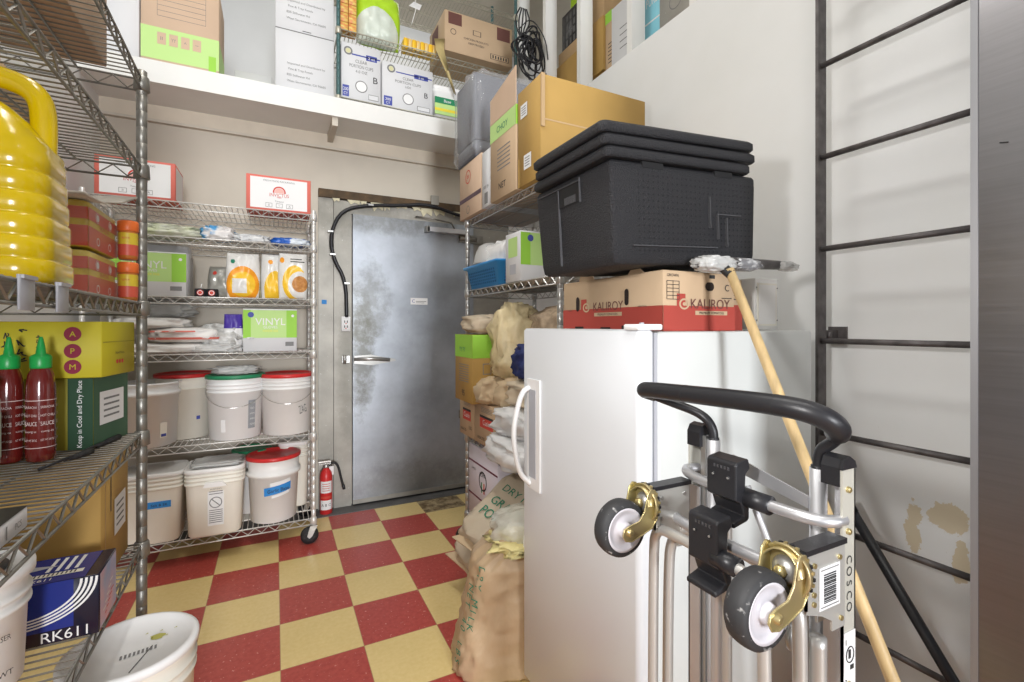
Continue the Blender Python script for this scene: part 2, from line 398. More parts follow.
def sack_mesh(mb, w, d, h, m, seed=0, ex=.45, ez=.5, amp=.03, n=40, k=20, pinch=0, fq=3.0, m2=None):
    """soft superellipsoid lump centred on x,y with base at z=0; pinch gathers the top"""
    def sp(c, e): return math.copysign(abs(c) ** e, c)
    vs = []; off = Vector((seed * 7.3, seed * 3.1, seed * 1.7))
    for i in range(k + 1):
        ph = -PI / 2 + PI * i / k
        for j in range(n):
            th = 2 * PI * j / n
            x = sp(math.cos(ph), ez) * sp(math.cos(th), ex); y = sp(math.cos(ph), ez) * sp(math.sin(th), ex); z = sp(math.sin(ph), ez)
            p = Vector((x, y, z))
            q = noise.noise(p * fq + off) + .5 * noise.noise(p * fq * 2.3 + off) + .35 * abs(noise.noise(p * fq * 4 + off))
            f = 1 + amp * q * 4
            if pinch and z > 0: f *= 1 - pinch * (z ** 3) 
            vs.append((x * w / 2 * f, y * d / 2 * f, max(0, h / 2 + z * h / 2 * (1 + amp * q * (1 if z > 0 else 0)))))
    fs = []
    for i in range(k):
        for j in range(n): q = (j + 1) % n; fs.append((i * n + j, i * n + q, (i + 1) * n + q, (i + 1) * n + j))
    return mb.add(vs, fs, m, True)

# ------------------------------------------------------------------ the setting
XL, XR, YB, ZC = -.93, 1.75, 3.6, 4.3
struct('floor', MB().box((XL - .1, -1.8, -.06), (XR + .12, 3.43, 0), M_floor))
struct('floor_2', MB().box((XL - .1, 3.43, -.06), (XR + .12, 3.62, .004), M_sill))
struct('wall_left', MB().box((XL - .1, -1.8, 0), (XL, 4.7, ZC), white_wall))
struct('wall_right', MB().box((XR, -1.8, 0), (XR + .12, 3.6, 2.81), M_wr))
struct('wall_back', MB().box((XL, 3.6, 0), (XR + .12, 3.72, 2.655), beige_wall))
struct('trim_1', MB().box((XL, 3.24, 2.655), (3.2, 4.7, 2.777), trim_white))
b = MB(); b.box((XL, 3.575, 2.565), (XR, 3.6, 2.655), ledger_beige); b.box((XL, 3.565, 2.55), (XR, 3.6, 2.566), beige_wall)
struct('trim_2', b)
b = MB(); b.box((.33, 3.26, 2.60), (.365, 3.575, 2.655), beige_wall); struct('trim_3', b)
struct('wall_far', MB().box((XL, 4.7, 2.7), (3.3, 4.8, ZC), white_wall))
struct('wall_far_right', MB().box((3.2, -1.8, 2.6), (3.3, 4.7, ZC), white_wall))
struct('floor_upper', MB().box((XR + .12, -1.8, 2.62), (3.2, 3.24, 2.70), ledger_beige))
struct('ceiling', MB().box((XL - .1, -1.8, ZC), (3.3, 4.8, ZC + .1), beige_wall))
for i, (y, x0) in enumerate(((1.62, XR), (2.063, XR), (2.55, XR), (2.986, XR), (3.40, XR))):
    struct('trim_%d' % (4 + i), MB().box((x0, y - .04, 2.81), (x0 + .095, y, ZC), trim_white))
# freezer doorway in the back wall
b = MB()
b.box((.27, 3.575, 0), (.37, 3.60, 2.22), M_frame); b.box((.372, 3.56, 0), (.49, 3.60, 2.19), M_frame)
b.box((.49, 3.56, 2.105), (XR, 3.60, 2.19), M_frame); b.box((1.43, 3.56, 0), (XR, 3.60, 2.105), M_frame)
struct('trim_9', b)
b = MB(); b.box((.27, 3.55, 2.205), (XR, 3.60, 2.262), M_rust)
cream = mat('peeling_cream_paint', (.62, .57, .40), .7, var=.15, scale=30)
rnd = random.Random(4)
x = .36
while x < 1.7:
    w = rnd.uniform(.03, .10); hh = rnd.uniform(.02, .075)
    if rnd.random() < .9:
        b.prism([(x, 2.203), (x + w * .3, 2.203 - hh), (x + w * .6, 2.203 - hh * .5), (x + w, 2.203 - hh * .8), (x + w * 1.1, 2.205)], 3.552, 3.558, cream)
    x += w * rnd.uniform(.8, 1.8)
b.box((1.08, 3.545, 2.24), (1.14, 3.56, 2.31), M_frame)
struct('trim_10', b)
door = struct('door_1', MB().box((.497, 3.535, .02), (1.425, 3.575, 2.10), M_door))
b = MB(); b.box((.497, 3.53, .02), (1.425, 3.536, .05), M_frame); b.obj('kick_strip', door)
b = MB()   # latch handle
b.box((.425, 3.53, 1.035), (.475, 3.56, 1.085), chrome); b.tube([(.44, 3.52, 1.03), (.44, 3.52, 1.09)], .012, chrome)
b.prism([(.50, 1.03), (.50, 1.085), (.62, 1.09), (.68, 1.075), (.79, 1.055), (.795, 1.04), (.69, 1.025), (.62, 1.015)], 3.495, 3.534, chrome)
b.tube([(.50, 3.50, 1.06), (.62, 3.49, 1.062), (.75, 3.495, 1.05)], .014, chrome); b.obj('latch_handle', door)
for z in (1.99, .60):
    b = MB(); b.box((1.30, 3.515, z - .03), (1.50, 3.535, z + .03), chrome_old); b.tube([(1.30, 3.51, z), (1.44, 3.51, z)], .018, chrome_old); b.obj('strap_hinge', door)
b = MB(); b.box((1.03, 3.47, 2.015), (1.36, 3.53, 2.05), alu); b.box((1.02, 3.47, 2.01), (1.045, 3.532, 2.055), chrome_old)
b.tube([(.95, 3.52, 2.125), (1.06, 3.48, 2.115), (1.22, 3.48, 2.095), (1.25, 3.49, 2.05)], .007, chrome_old); b.obj('door_closer', door)
b = MB(); b.box((.914, 3.531, 1.46), (1.045, 3.5355, 1.51), paper); b.text('C', (.935, 3.5305, 1.486), (1, 0, 0), (0, 0, 1), .025, blue_ink)
b.box((.955, 3.530, 1.482), (1.035, 3.531, 1.486), grey_ink); b.box((.955, 3.530, 1.472), (1.02, 3.531, 1.475), grey_ink); b.obj('door_sign', door)
tag(MB().box((.292, 3.571, 1.452), (.325, 3.575, 1.482), blue_tape).obj('masking_tape'), 'small blue tape square stuck on grey freezer door frame', 'tape')
# cable with outlet
t = thing('power_cable', 'thick black cable curving down from header to small outlet left of freezer door', 'cable', (.45, 3.55, 1.26))
L0 = Vector((.45, 3.55, 1.26))
pts = smooth_path([Vector(p) - L0 for p in ((1.75, 3.53, 2.16), (1.45, 3.53, 2.16), (1.3, 3.53, 2.17), (1.05, 3.53, 2.235), (.85, 3.535, 2.20), (.60, 3.53, 2.175), (.42, 3.53, 2.12), (.345, 3.53, 1.95), (.36, 3.53, 1.78), (.45, 3.535, 1.62), (.455, 3.54, 1.36))], 2)
MB().tube(pts, .013, black_pl).obj('cable', t)
b = MB(); rbox(b, .062, .03, 0, .105, .004, paper, .003); 
for z in (.035, .07): b.box((-.012, -.0165, z - .01), (-.006, -.015, z + .006), ink); b.box((.006, -.0165, z - .01), (.012, -.015, z + .006), ink); b.box((-.004, -.0165, z - .018), (.004, -.015, z - .012), red_ink)
b.obj('outlet_box', t)
b = MB()
for p in ((.36, 1.80), (.345, 1.96), (.455, 1.60), (.62, 2.176)): b.box((p[0] - .45 - .018, -.035, p[1] - 1.26 - .006), (p[0] - .45 + .018, .0, p[1] - 1.26 + .006), chrome)
b.obj('cable_clip', t)

# ------------------------------------------------------------------ wire shelving
def wire_shelf(mb, x0, x1, y0, y1, m, wires='y', pitch=.026, rim=.036, r=.0022, rods=2):
    """deck with top surface at z=0; fine wires run along `wires`"""
    for z in (0, -rim):
        rr = .0036
        mb.tube([(x0, y0, z - .004), (x1, y0, z - .004), (x1, y1, z - .004), (x0, y1, z - .004)], rr, m, 6, closed=True)
    def zig(a, b):
        a, b = Vector(a), Vector(b); L = (b - a).length; n = max(2, int(L / .034)); pts = []
        for i in range(n + 1): pts.append(a + (b - a) * (i / n) + Vector((0, 0, -.006 if i % 2 == 0 else -rim)))
        mb.tube(pts, .0026, m, 4)
    zig((x0, y0, 0), (x1, y0, 0)); zig((x1, y0, 0), (x1, y1, 0)); zig((x1, y1, 0), (x0, y1, 0)); zig((x0, y1, 0), (x0, y0, 0))
    if wires == 'y':
        n = int((x1 - x0) / pitch)
        for i in range(1, n): x = x0 + (x1 - x0) * i / n; mb.tube([(x, y0, -.0015), (x, y1, -.0015)], r, m, 4)
        for i in range(1, rods + 1): y = y0 + (y1 - y0) * i / (rods + 1); mb.tube([(x0, y, -.006), (x1, y, -.006)], .0032, m, 5)
    else:
        n = int((y1 - y0) / pitch)
        for i in range(1, n): y = y0 + (y1 - y0) * i / n; mb.tube([(x0, y, -.0015), (x1, y, -.0015)], r, m, 4)
        for i in range(1, rods + 1): x = x0 + (x1 - x0) * i / (rods + 1); mb.tube([(x, y0, -.006), (x, y1, -.006)], .0032, m, 5)
def shelf_unit(name, label, loc, rz, w, d, zs, ztop, zbot, m, wires, pr=.0127, casters=True, mp=None):
    """origin: front-left corner floor point, x right, y back"""
    t = thing(name, label, 'shelving', loc, rz); mp = mp or m
    for z in zs:
        b = MB(); b.xf = Matrix.Translation((0, 0, z)); wire_shelf(b, 0, w, 0, d, m, wires)
        o = b.obj('wire_shelf', t)
        for x in (0, w):
            for y in (0, d):
                k = MB(); k.xf = Matrix.Translation((0, 0, z)); k.lathe([(pr + .003, -.042), (pr + .0075, -.040), (pr + .0055, .0), (pr + .003, .004)], m, 14, (x, y, 0)); k.obj('shelf_collar', o)
    for x in (0, w):
        for y in (0, d):
            b = MB(); prof = [(pr, zbot)]
            z = zbot + .05
            while z < ztop - .03:
                prof += [(pr, z - .001), (pr * .93, z), (pr, z + .001)]; z += .05
            prof += [(pr, ztop - .004), (pr * .6, ztop)]
            b.lathe(prof, mp, 14, (x, y, 0)); b.obj('post', t)
            if casters:
                c = MB(); c.lathe([(.018, .105), (.02, .112), (.018, zbot + .005)], chrome, 14, (x, y, 0))
                c.prism([(x - .02, .11), (x + .02, .11), (x - .008, .05), (x - .024, .038), (x - .036, .05)], y - .024, y - .02, chrome)
                c.prism([(x - .02, .11), (x + .02, .11), (x - .008, .05), (x - .024, .038), (x - .036, .05)], y + .02, y + .024, chrome)
                o = c.obj('caster', t)
                c = MB(); c.lathe([(.03, -.017), (.046, -.016), (.05, -.009), (.05, .009), (.046, .016), (.03, .017)], black_rub, 24, (x - .022, y, .0505), 'y'); c.lathe([(.012, -.02), (.012, .02)], chrome, 12, (x - .022, y, .0505), 'y')
                c.obj('caster_wheel', o)
            else:
                c = MB(); c.lathe([(.016, 0), (.018, .008), (.012, .02), (.008, zbot + .002)], chrome, 12, (x, y, 0)); c.obj('levelling_foot', t)
    return t
TH = R(1.3); O = Vector((-.375, 1.846, 0))
def LP(p):
    x, y, z = p; return Vector((O.x + x * math.cos(TH) - y * math.sin(TH), O.y + x * math.sin(TH) + y * math.cos(TH), z)), TH
def LV(x, y, z): return LP((x, y, z))[0]
# left unit: front edge local x=0 faces the aisle; far post at local y=0
S1, S2, S3, S4, S5 = .618, .965, 1.372, 1.800, 2.075
t = shelf_unit('wire_shelving', 'tall chrome wire shelving unit nearest the camera along the left wall', LV(-.46, -1.40, 0), TH, .46, 1.40, (S1, S2, S3, S4, S5), 2.10, .02, chrome_old, 'x', pr=.0145, casters=False)
# back unit
B1, B2, B3, B4, B5, B6 = .150, .655, 1.148, 1.458, 1.778, 1.965
shelf_unit('wire_shelving', 'silver wire shelving unit on casters beside the grey freezer door', (-.86, 3.06, 0), 0, 1.065, .45, (B1, B2, B3, B4, B5, B6), 1.99, .10, silver_wire, 'y')
# middle unit behind the white freezer
shelf_unit('wire_shelving', 'chrome wire shelving unit standing behind the white upright freezer', (1.03, 1.62, 0), 0, .46, 1.03, (.185, .655, 1.51, 1.93), 1.96, .10, chrome, 'x')
# upstairs unit
t = shelf_unit('wire_shelving', 'green-posted wire shelving unit up on the mezzanine ledge', (.372, 3.30, 2.777), 0, 1.315, .45, (.04, .49, .955), 1.30, .01, beige_wire, 'y', mp=green_wire, casters=False)
# ------------------------------------------------------------------ things on the near-left unit
# cooking oil jug
yel_oil = mat('yellow_oil_plastic', (.60, .42, .0), .2, coat=.4)
t = thing('cooking_oil_jug', 'large ribbed yellow oil jug with loop handle on the near left shelf', 'jug', LV(-.092, -.650, S3), TH)
b = MB(); rings = []; w0 = .182
rings.append(rrect(w0 * .9, w0 * .9, .04, .001, n=6))
z = .006; wb = w0
for i in range(6):
    w0 = wb * (1 - .02 * i)
    rings += [rrect(w0 - .005, w0 - .005, .045, z, n=6), rrect(w0, w0, .048, z + .003, n=6), rrect(w0, w0, .048, z + .035, n=6), rrect(w0 - .005, w0 - .005, .045, z + .038, n=6)]
    z += .039
for k, (sc, dz) in enumerate(((.98, .010), (.93, .028), (.80, .055), (.60, .080), (.40, .098), (.30, .105), (.29, .125))): rings.append(rrect(w0 * sc, w0 * sc, .05 * sc, z + dz, cx=-.010 * k * .8, n=6))
b.loft(rings, yel_oil); b.obj('jug_body', t)
b = MB(); b.tube(smooth_path([(.060, -.0, .235), (.062, 0, .32), (.054, 0, .36), (.02, 0, .380), (-.045, 0, .387), (-.080, 0, .375), (-.080, 0, .30)], 3), .0165, yel_oil, 14, flat=1.2); b.obj('loop_handle', t)
b = MB(); b.lathe([(.024, 0), (.024, .022), (.021, .025)], red_pl, 24, (-.043, 0, .352)); b.obj('cap', t)
# wrapped jars
lab_y = mat('yellow_label', (.66, .50, .04), .4); lab_r = mat('red_label', (.60, .10, .06), .4); orange_cap = mat('orange_cap', (.75, .16, .03), .4); amber = mat('amber_jar_content', (.50, .16, .03), .3)
def jar(label):
    t = thing('condiment_jar', label, 'jar', (0, 0, 0), 0, 'shrink-wrapped jars on the near left shelf')
    b = MB(); b.lathe([(.021, 0), (.0245, .006), (.0245, .085), (.021, .092)], amber, 24); b.obj('jar_body', t)
    b = MB(); b.lathe([(.0250, .012), (.0250, .045), (.0250, .080)], lab_r, 24, capb=False, capt=False, ms=[lab_r, lab_y]); 
    for a in (-90, 0, 180): 
        c, s_ = math.cos(R(a)), math.sin(R(a)); b.text('spice', (c * .0262, s_ * .0262, .064), (-s_, c, 0), (0, 0, 1), .007, lab_r)
    b.obj('jar_label', t)
    b = MB(); b.lathe([(.0255, .086), (.0265, .088), (.0265, .114), (.023, .118)], orange_cap, 28); b.obj('lid', t)
    return t
# the pack in the photo: printed trays with jars showing at the aisle corner
def tray_pack(z, label):
    t = thing('jar_pack', label, 'pack', LV(-.182, -.155, z), TH)
    w, d, h = .25, .27, .118
    b = MB(); rbox(b, w, d, 0, h, .02, lab_y, .004, n=3)
    for f in 'FLR':
        decal(b, w, d, h, f, .0, .02, 1, .46, lab_r, .001); decal(b, w, d, h, f, .0, .60, 1, .86, lab_r, .001)
        for u in (.28, .72):
            dring(b, w, d, h, f, u, .73, 0, .018, paper, sq=.75); dring(b, w, d, h, f, u, .73, .013, .016, red_ink, off=.0016, sq=.75)
        dtext(b, w, d, h, f, 'JALAPENO', .5, .53, .11, red_ink, .7)
        dring(b, w, d, h, f, .3, .2, .010, .014, paper, sq=.8); dring(b, w, d, h, f, .7, .2, .010, .014, paper, sq=.8)
    b.obj('printed_tray', t)
    f = MB(); sack_mesh(f, .275, .29, h + .004, film, seed=3 + int(z * 10), ex=.22, ez=.22, amp=.012, n=48, k=12, fq=5); f.obj('shrink_film', t)
    return t
tray_pack(S3 + .001, 'red and yellow shrink-wrapped jar pack, lower of two on left shelf')
tray_pack(S3 + .127, 'red and yellow shrink-wrapped jar pack, upper of two, under white sheet')
j0 = jar('orange-lidded jar beside the lower shrink-wrapped pack, next to the shelf post'); j0.location = LV(-.028, -.030, S3 + .001)
j1 = dup(j0, LV(-.028, -.030, S3 + .127), 0, 'orange-lidded jar beside the upper shrink-wrapped pack, next to the shelf post')
def sheet(name, label, cat, pts, th, m, parent=None):
    """thin bent strip: pts = list of (left, right) points"""
    b = MB(); n = len(pts); vs = []
    for l, r in pts: vs += [Vector(l), Vector(r), Vector(l) + Vector((0, 0, th)), Vector(r) + Vector((0, 0, th))]
    fs = []
    for i in range(n - 1):
        a, c = 4 * i, 4 * i + 4; fs += [(a, c, c + 1, a + 1), (a + 2, a + 3, c + 3, c + 2), (a, a + 2, c + 2, c), (a + 1, c + 1, c + 3, a + 3)]
    fs += [(0, 1, 3, 2), (4 * n - 4, 4 * n - 2, 4 * n - 1, 4 * n - 3)]
    b.add(vs, fs, m, True); o = b.obj(name, parent)
    return tag(o, label, cat) if label else o
sheet('plastic_sheet', 'crumpled pale plastic sheet lying on top of the jar packs', 'plastic sheet', [(LV(-.30, -.33, S3 + .247), LV(-.05, -.35, S3 + .247)), (LV(-.28, -.22, S3 + .253), LV(-.04, -.24, S3 + .250)), (LV(-.24, -.12, S3 + .262), LV(-.02, -.14, S3 + .275)), (LV(-.20, -.03, S3 + .300), LV(.0, -.06, S3 + .31))], .006, mat('pale_tan_plastic', (.62, .57, .50), .4, bump=.3, bscale=20))
# price clips on the third shelf rim
b = MB(); rbox(b, .004, .055, -.042, .012, .0015, grey_pl, .0005, n=1); b.box((-.003, -.025, .006), (.006, .025, .012), grey_pl)
c0 = tag(b.obj('price_clip'), 'grey plastic label clip on the shelf rim directly below the oil jug', 'label holder', 'label clips on the near left shelf'); c0.location = LV(.009, -.70, S3 - .008); c0.rotation_euler = (0, 0, TH)
c1 = c0.copy(); COL.objects.link(c1); c1.location = LV(.009, -.85, S3 - .008); c1['label'] = 'grey plastic label clip at the far left edge of the photo'
# cartons on the second shelf
ybox = mat('yellow_green_carton', (.52, .45, .02), .55); ybox_d = mat('olive_carton', (.33, .29, .03), .6); dg = mat('dark_green_carton', (.02, .06, .03), .5); dg2 = mat('mid_green_carton', (.055, .125, .07), .5)
def squig(b, face, w, d, h, u, v, s, m, seed):
    rr = random.Random(seed); o, U, V, N, lu, lv = frame(w, d, h, face)
    for k in range(4):
        p0 = o + U * (u * lu) + V * (v * lv) + N * .0012 + V * (s * (k - 1.5) * 1.1)
        pts = [p0 + U * (s * rr.uniform(-.5, .5)) + V * (s * rr.uniform(-.5, .5)) for _ in range(5)]
        for a, c in zip(pts, pts[1:]):
            e = (c - a).normalized().cross(N) * s * .07
            b.add([a - e, c - e, c + e, a + e], [(0, 1, 2, 3)], m)
w, d, h = .42, .198, .150
t = carton('cardboard_carton', 'bright yellow carton lying on its side on top of a green carton', 'carton', -.4475, -.0275, -.181, .017, 1.159, 1.309, ybox,
    [('o', 'F', .85, .78, 0, .019, mat('maroon_logo', (.25, .02, .05), .6)), ('o', 'F', .85, .48, 0, .019, MATS['maroon_logo']), ('o', 'F', .85, .20, 0, .019, MATS['maroon_logo']),
     ('t', 'F', 'A', .85, .78, .10, ybox), ('t', 'F', 'P', .85, .48, .10, ybox), ('t', 'F', 'M', .85, .20, .10, ybox),
     ('o', 'R', .5, .25, 0, .006, red_ink), ('o', 'R', .42, .25, 0, .006, red_ink), ('o', 'R', .58, .25, 0, .006, red_ink), ('t', 'R', 'Brand Name', .5, .42, .05, ink), ('r', 'R', .02, .62, .98, .635, ybox_d)], conv=LP, rz=R(-9.6))
b = MB(); w, d, h = .42, .198, .150
squig(b, 'F', w, d, h, .52, .55, .018, ink, 2); squig(b, 'F', w, d, h, .60, .55, .022, ink, 5); squig(b, 'F', w, d, h, .68, .62, .012, ink, 7); b.obj('lettering', t)
carton('cardboard_carton', 'dark green and olive carton under the yellow carton on left shelf', 'carton', -.446, -.046, -.162, .022, .966, 1.157, ybox_d,
    [('r', 'F', .86, 0, 1, 1, dg), ('t', 'F', 'Keep in Cool and Dry Place', .93, .5, .06, paper, None, PI / 2), ('r', 'R', 0, 0, 1, 1, dg2), ('t', 'F', 'ADDRESS 12 NET', .5, .7, .05, ink), ('t', 'F', 'LOT 1204', .72, .45, .05, ink, None, PI / 2)], conv=LP, rz=R(-11.6), sticker=[('R', .15, .30, .85, .78, paper)])
# chilli sauce bottles
sauce = mat('chilli_sauce', (.11, .010, .008), .14, coat=.6)
t = thing('sauce_bottle', 'red chilli sauce bottle with green cap nearer the shelf post', 'bottle', LV(-.150, -.275, S2), TH, 'chilli sauce bottles')
b = MB(); b.lathe([(.022, 0), (.027, .005), (.028, .02), (.027, .10), (.028, .16), (.027, .185), (.024, .212), (.019, .226), (.018, .232)], sauce, 28); b.obj('bottle_body', t)
b = MB(); b.lathe([(.0195, .228), (.0205, .232), (.0205, .256), (.018, .260), (.010, .264), (.0075, .283), (.0045, .300), (.003, .306)], green_pl, 24); b.obj('cap', t)
b = MB(); lw = mat('white_print', (.62, .50, .48), .6)
for a in (-110, -50, 10):
    c, s_ = math.cos(R(a)), math.sin(R(a))
    for k, (st, hh) in enumerate((('SRIRACHA', .006), ('HOT CHILI', .006), ('SAUCE', .010), ('tuong ot', .005), ('NET WT 28 OZ', .005))): b.text(st, (c * .0290, s_ * .0290, .135 - k * .020), (-s_, c, 0), (0, 0, 1), hh, lw, .026)
for k in (.150, .035): b.lathe([(.0287, k), (.0287, k + .0015)], lw, 28, capb=False, capt=False)
b.obj('printed_label', t)
dup(t, LV(-.212, -.262, S2), TH + .4, 'red chilli sauce bottle with green cap between glass jar and other bottle')
t = thing('glass_jar', 'round glass jar with coloured label cut by the left photo edge', 'jar', LV(-.258, -.350, S2), TH)
b = MB(); b.lathe([(.045, 0), (.058, .008), (.060, .03), (.060, .16), (.048, .19), (.044, .20)], glass_m, 28); b.obj('jar_glass', t)
b = MB(); b.lathe([(.0605, .03), (.0605, .13)], mat('mint_label', (.55, .66, .58), .5), 28, capb=False, capt=False); b.obj('jar_label', t)
b = MB(); b.lathe([(.047, .195), (.048, .20), (.048, .214), (.044, .218)], chrome, 28); b.obj('lid', t)
b = MB(); b.tube([(math.cos(k * PI / 12) * .045, -.061, .075 + math.sin(k * PI / 12) * .05) for k in range(24)], .0035, mat('grey_ring', (.5, .5, .47), .4), 6, closed=True); b.obj('label_ring', t)
# black tongs
for i, (p, q, lab) in enumerate((((-.150, -.335), (-.100, -.080), 'black plastic utensil on the wire shelf, longer and farther back'), ((-.175, -.400), (-.120, -.250), 'black plastic utensil on the wire shelf in front of sauce bottles'))):
    a = LV(p[0] + .06, p[1], S2 + .004); c = LV(q[0] + .06, q[1], S2 + .006)
    t = thing('serving_utensil', lab, 'utensil', a); dv = c - a
    b = MB(); b.tube([(0, 0, .002), dv * .5 + Vector((0, 0, .004)), dv], [.0035, .004, .005], black_pl, 8); b.obj('shaft', t)
    b = MB(); b.tube([dv * .55, dv * .8, dv * 1.0], [.004, .009, .008], black_rub, 8); b.obj('grip', t)
carton('small_carton', 'small white and black carton near the shelf edge at photo left', 'box', -.16, -.010, -.98, -.785, S2, S2 + .034, white_card,
    [('r', 'T', 0, 0, 1, 1, black_pl), ('r', 'T', .1, .1, .8, .16, paper, .0014), ('r', 'T', .1, .3, .6, .36, paper, .0014), ('r', 'T', .1, .5, .7, .56, paper, .0014), ('r', 'R', .3, .2, .32, .8, grey_ink), ('r', 'R', .6, .2, .62, .8, grey_ink), ('t', 'R', 'PCS', .8, .5, .3, grey_ink)], conv=LP)
# bottom shelf of the near-left unit
navy = mat('navy_gloss_print', (.015, .03, .22), .25); navy_d = mat('black_gloss_print', (.012, .012, .03), .25); sky_p = mat('photo_print_blue', (.25, .42, .70), .3, col2=(.70, .45, .55), scale=14)
w, d, h = .235, .225, .105
t = thing('product_box', 'glossy blue box marked RK611 standing on the lowest left shelf', 'box', LV(-.103, -.433, S1 + .001), TH)
w, d, h = .235, .14, .130
b = MB(); rbox(b, w, d, 0, h, .002, navy_d, .001, n=1)
decal(b, w, d, h, 'F', .0, .22, .82, 1, navy); decal(b, w, d, h, 'T', 0, 0, .9, .97, navy); decal(b, w, d, h, 'R', .05, .03, .97, .97, sky_p)
o, U, V, N, lu, lv = frame(w, d, h, 'F')
for k in range(4):
    r0 = .085 + k * .0075; cc = o + U * .106 + V * .128 + N * .0016; vs = []; fs = []
    for q in range(17):
        a = R(-95 + 95 * q / 16); e = U * math.cos(a) * 1.15 + V * math.sin(a) * .82; vs += [cc + e * r0, cc + e * (r0 + .004)]
    for q in range(16): fs.append((2 * q, 2 * q + 1, 2 * q + 3, 2 * q + 2))
    b.add(vs, fs, paper)
dtext(b, w, d, h, 'F', 'RK611', .76, .12, .17, paper, .44); dtext(b, w, d, h, 'T', 'RK611', .55, .12, .09, paper, .4)
decal(b, w, d, h, 'T', .40, .22, .85, .34, cream_pl, .0014)
for k in range(12): decal(b, w, d, h, 'T', .43 + k * .032, .235, .443 + k * .032, .325, ink, .002)
for k in range(4): decal(b, w, d, h, 'T', .55 + k * .07, .4 + k * 0, .58 + k * .07, .9, paper, .0014)
b.add([o + U * (w * u_) + Vector((0, d * v_, h + .0018)) for u_, v_ in ((.12, .62), (.4, .5), (.62, .6), (.36, .72))], [(0, 1, 2, 3)], grey_pl)
for k in range(5): decal(b, w, d, h, 'R', .2 + .1 * k, .25 + .08 * k, .35 + .1 * k, .28 + .08 * k, paper, .0014); decal(b, w, d, h, 'R', .3 + .08 * k, .15 + .06 * k, .4 + .1 * k, .17 + .06 * k, red_ink, .0014)
b.obj('box_body', t)
carton('cardboard_carton', 'large brown cardboard carton at the far end of the lowest left shelf', 'carton', -.455, -.030, -.295, -.020, S1 + .001, S1 + .318, card_y,
    [('r', 'R', .30, .55, .33, .85, ink), ('r', 'R', .12, .0, .135, 1, card)], conv=LP, sticker=[('R', .42, .30, .85, .62, paper)])
bpy.context.view_layer.update()
# pails
def pail(name, label, body, lidm, loc, r1=.150, r0=.131, h=.37, lid=True, group=None, handle=True, rings=(.83, .885, .94), wide=(), tape=None, rz=0, sc=1, openm=None):
    t = thing(name, label, 'bucket', loc, rz, group)
    rr = lambda f: r0 + (r1 - .006 - r0) * f
    prof = [(r0 - .012, 0), (r0, .006)]
    for f in rings: prof += [(rr(f) , h * f - .004), (rr(f) + .006, h * f - .002), (rr(f) + .006, h * f + .004), (rr(f), h * f + .006)]
    for f in wide: prof += [(rr(f), h * f), (rr(f) + .012, h * f + .002), (rr(f) + .012, h * f + .022), (rr(f), h * f + .024)]
    prof += [(r1 - .006, h - .008), (r1 - .002, h - .004), (r1 - .002, h), (r1 - .010, h)]
    if not lid: prof += [(r1 - .012, h - .01), (r0 - .004, .02), (.02, .018)]
    b = MB(); b.lathe(prof, body, 40); b.obj('bucket_body', t)
    if lid:
        b = MB(); b.lathe([(r1 - .001, h - .012), (r1 + .003, h - .010), (r1 + .003, h + .006), (r1 - .004, h + .010), (r1 - .014, h + .010), (r1 - .020, h + .002), (.02, h + .002)], lidm, 40); b.obj('lid', t)
    if handle:
        zz = h * rings[1] if rings else h * .85; b = MB(); rA = rr(rings[0] if rings else .8) + .010
        b.tube([(rA * math.cos(R(a)), rA * math.sin(R(a)) , zz - .105 * math.sin(R(max(0, min(180, (a + 180) * 1.0))))) for a in range(-180, 1, 12)], .0018, chrome, 5); b.obj('wire_handle', t)
    return t
def arc_label(b, r, z0, z1, a0, a1, m, dz=0, taper=None, n=10, off=.0012):
    vs = []; fs = []
    for k in range(n + 1):
        a = R(a0 + (a1 - a0) * k / n); s_ = dz * k / n
        ra = (taper(z0) if taper else r) + off; rb = (taper(z1) if taper else r) + off
        vs += [(ra * math.cos(a), ra * math.sin(a), z0 + s_), (rb * math.cos(a), rb * math.sin(a), z1 + s_)]
    for k in range(n): fs.append((2 * k, 2 * k + 2, 2 * k + 3, 2 * k + 1))
    return b.add(vs, fs, m)
def arc_text(b, st, r, z, a, hh, m, wmax=None, rot=0, off=.0025):
    c, s_ = math.cos(R(a)), math.sin(R(a)); return b.text(st, (c * (r + off), s_ * (r + off), z), (-s_, c, 0), (0, 0, 1), hh, m, wmax, rot)
tp = lambda z: .131 + .0145 * z / .37
# near-left shelf pail
t = pail('plastic_bucket', 'white plastic bucket on the lowest left shelf beside the blue box', white_pl2, white_pl, LV(-.166, -.610, S1), r1=.104, r0=.090, h=.215, rings=(.70, .80), handle=False)
b = MB(); b.lathe([(.0, .218), (.070, .219), (.071, .222), (.0, .223)], black_pl, 32, capb=False, capt=False); b.obj('black_lid_centre', t)
b = MB()
for a, zz, st in ((-42, .115, 'DEGREASER'), (-60, .075, 'BAR'), (-40, .05, 'NET WT'), (-62, .045, 'MADE IN USA')): arc_text(b, st, .1045, zz, a, .010 if st != 'BAR' else .016, ink, .05)
b.obj('lettering', t)
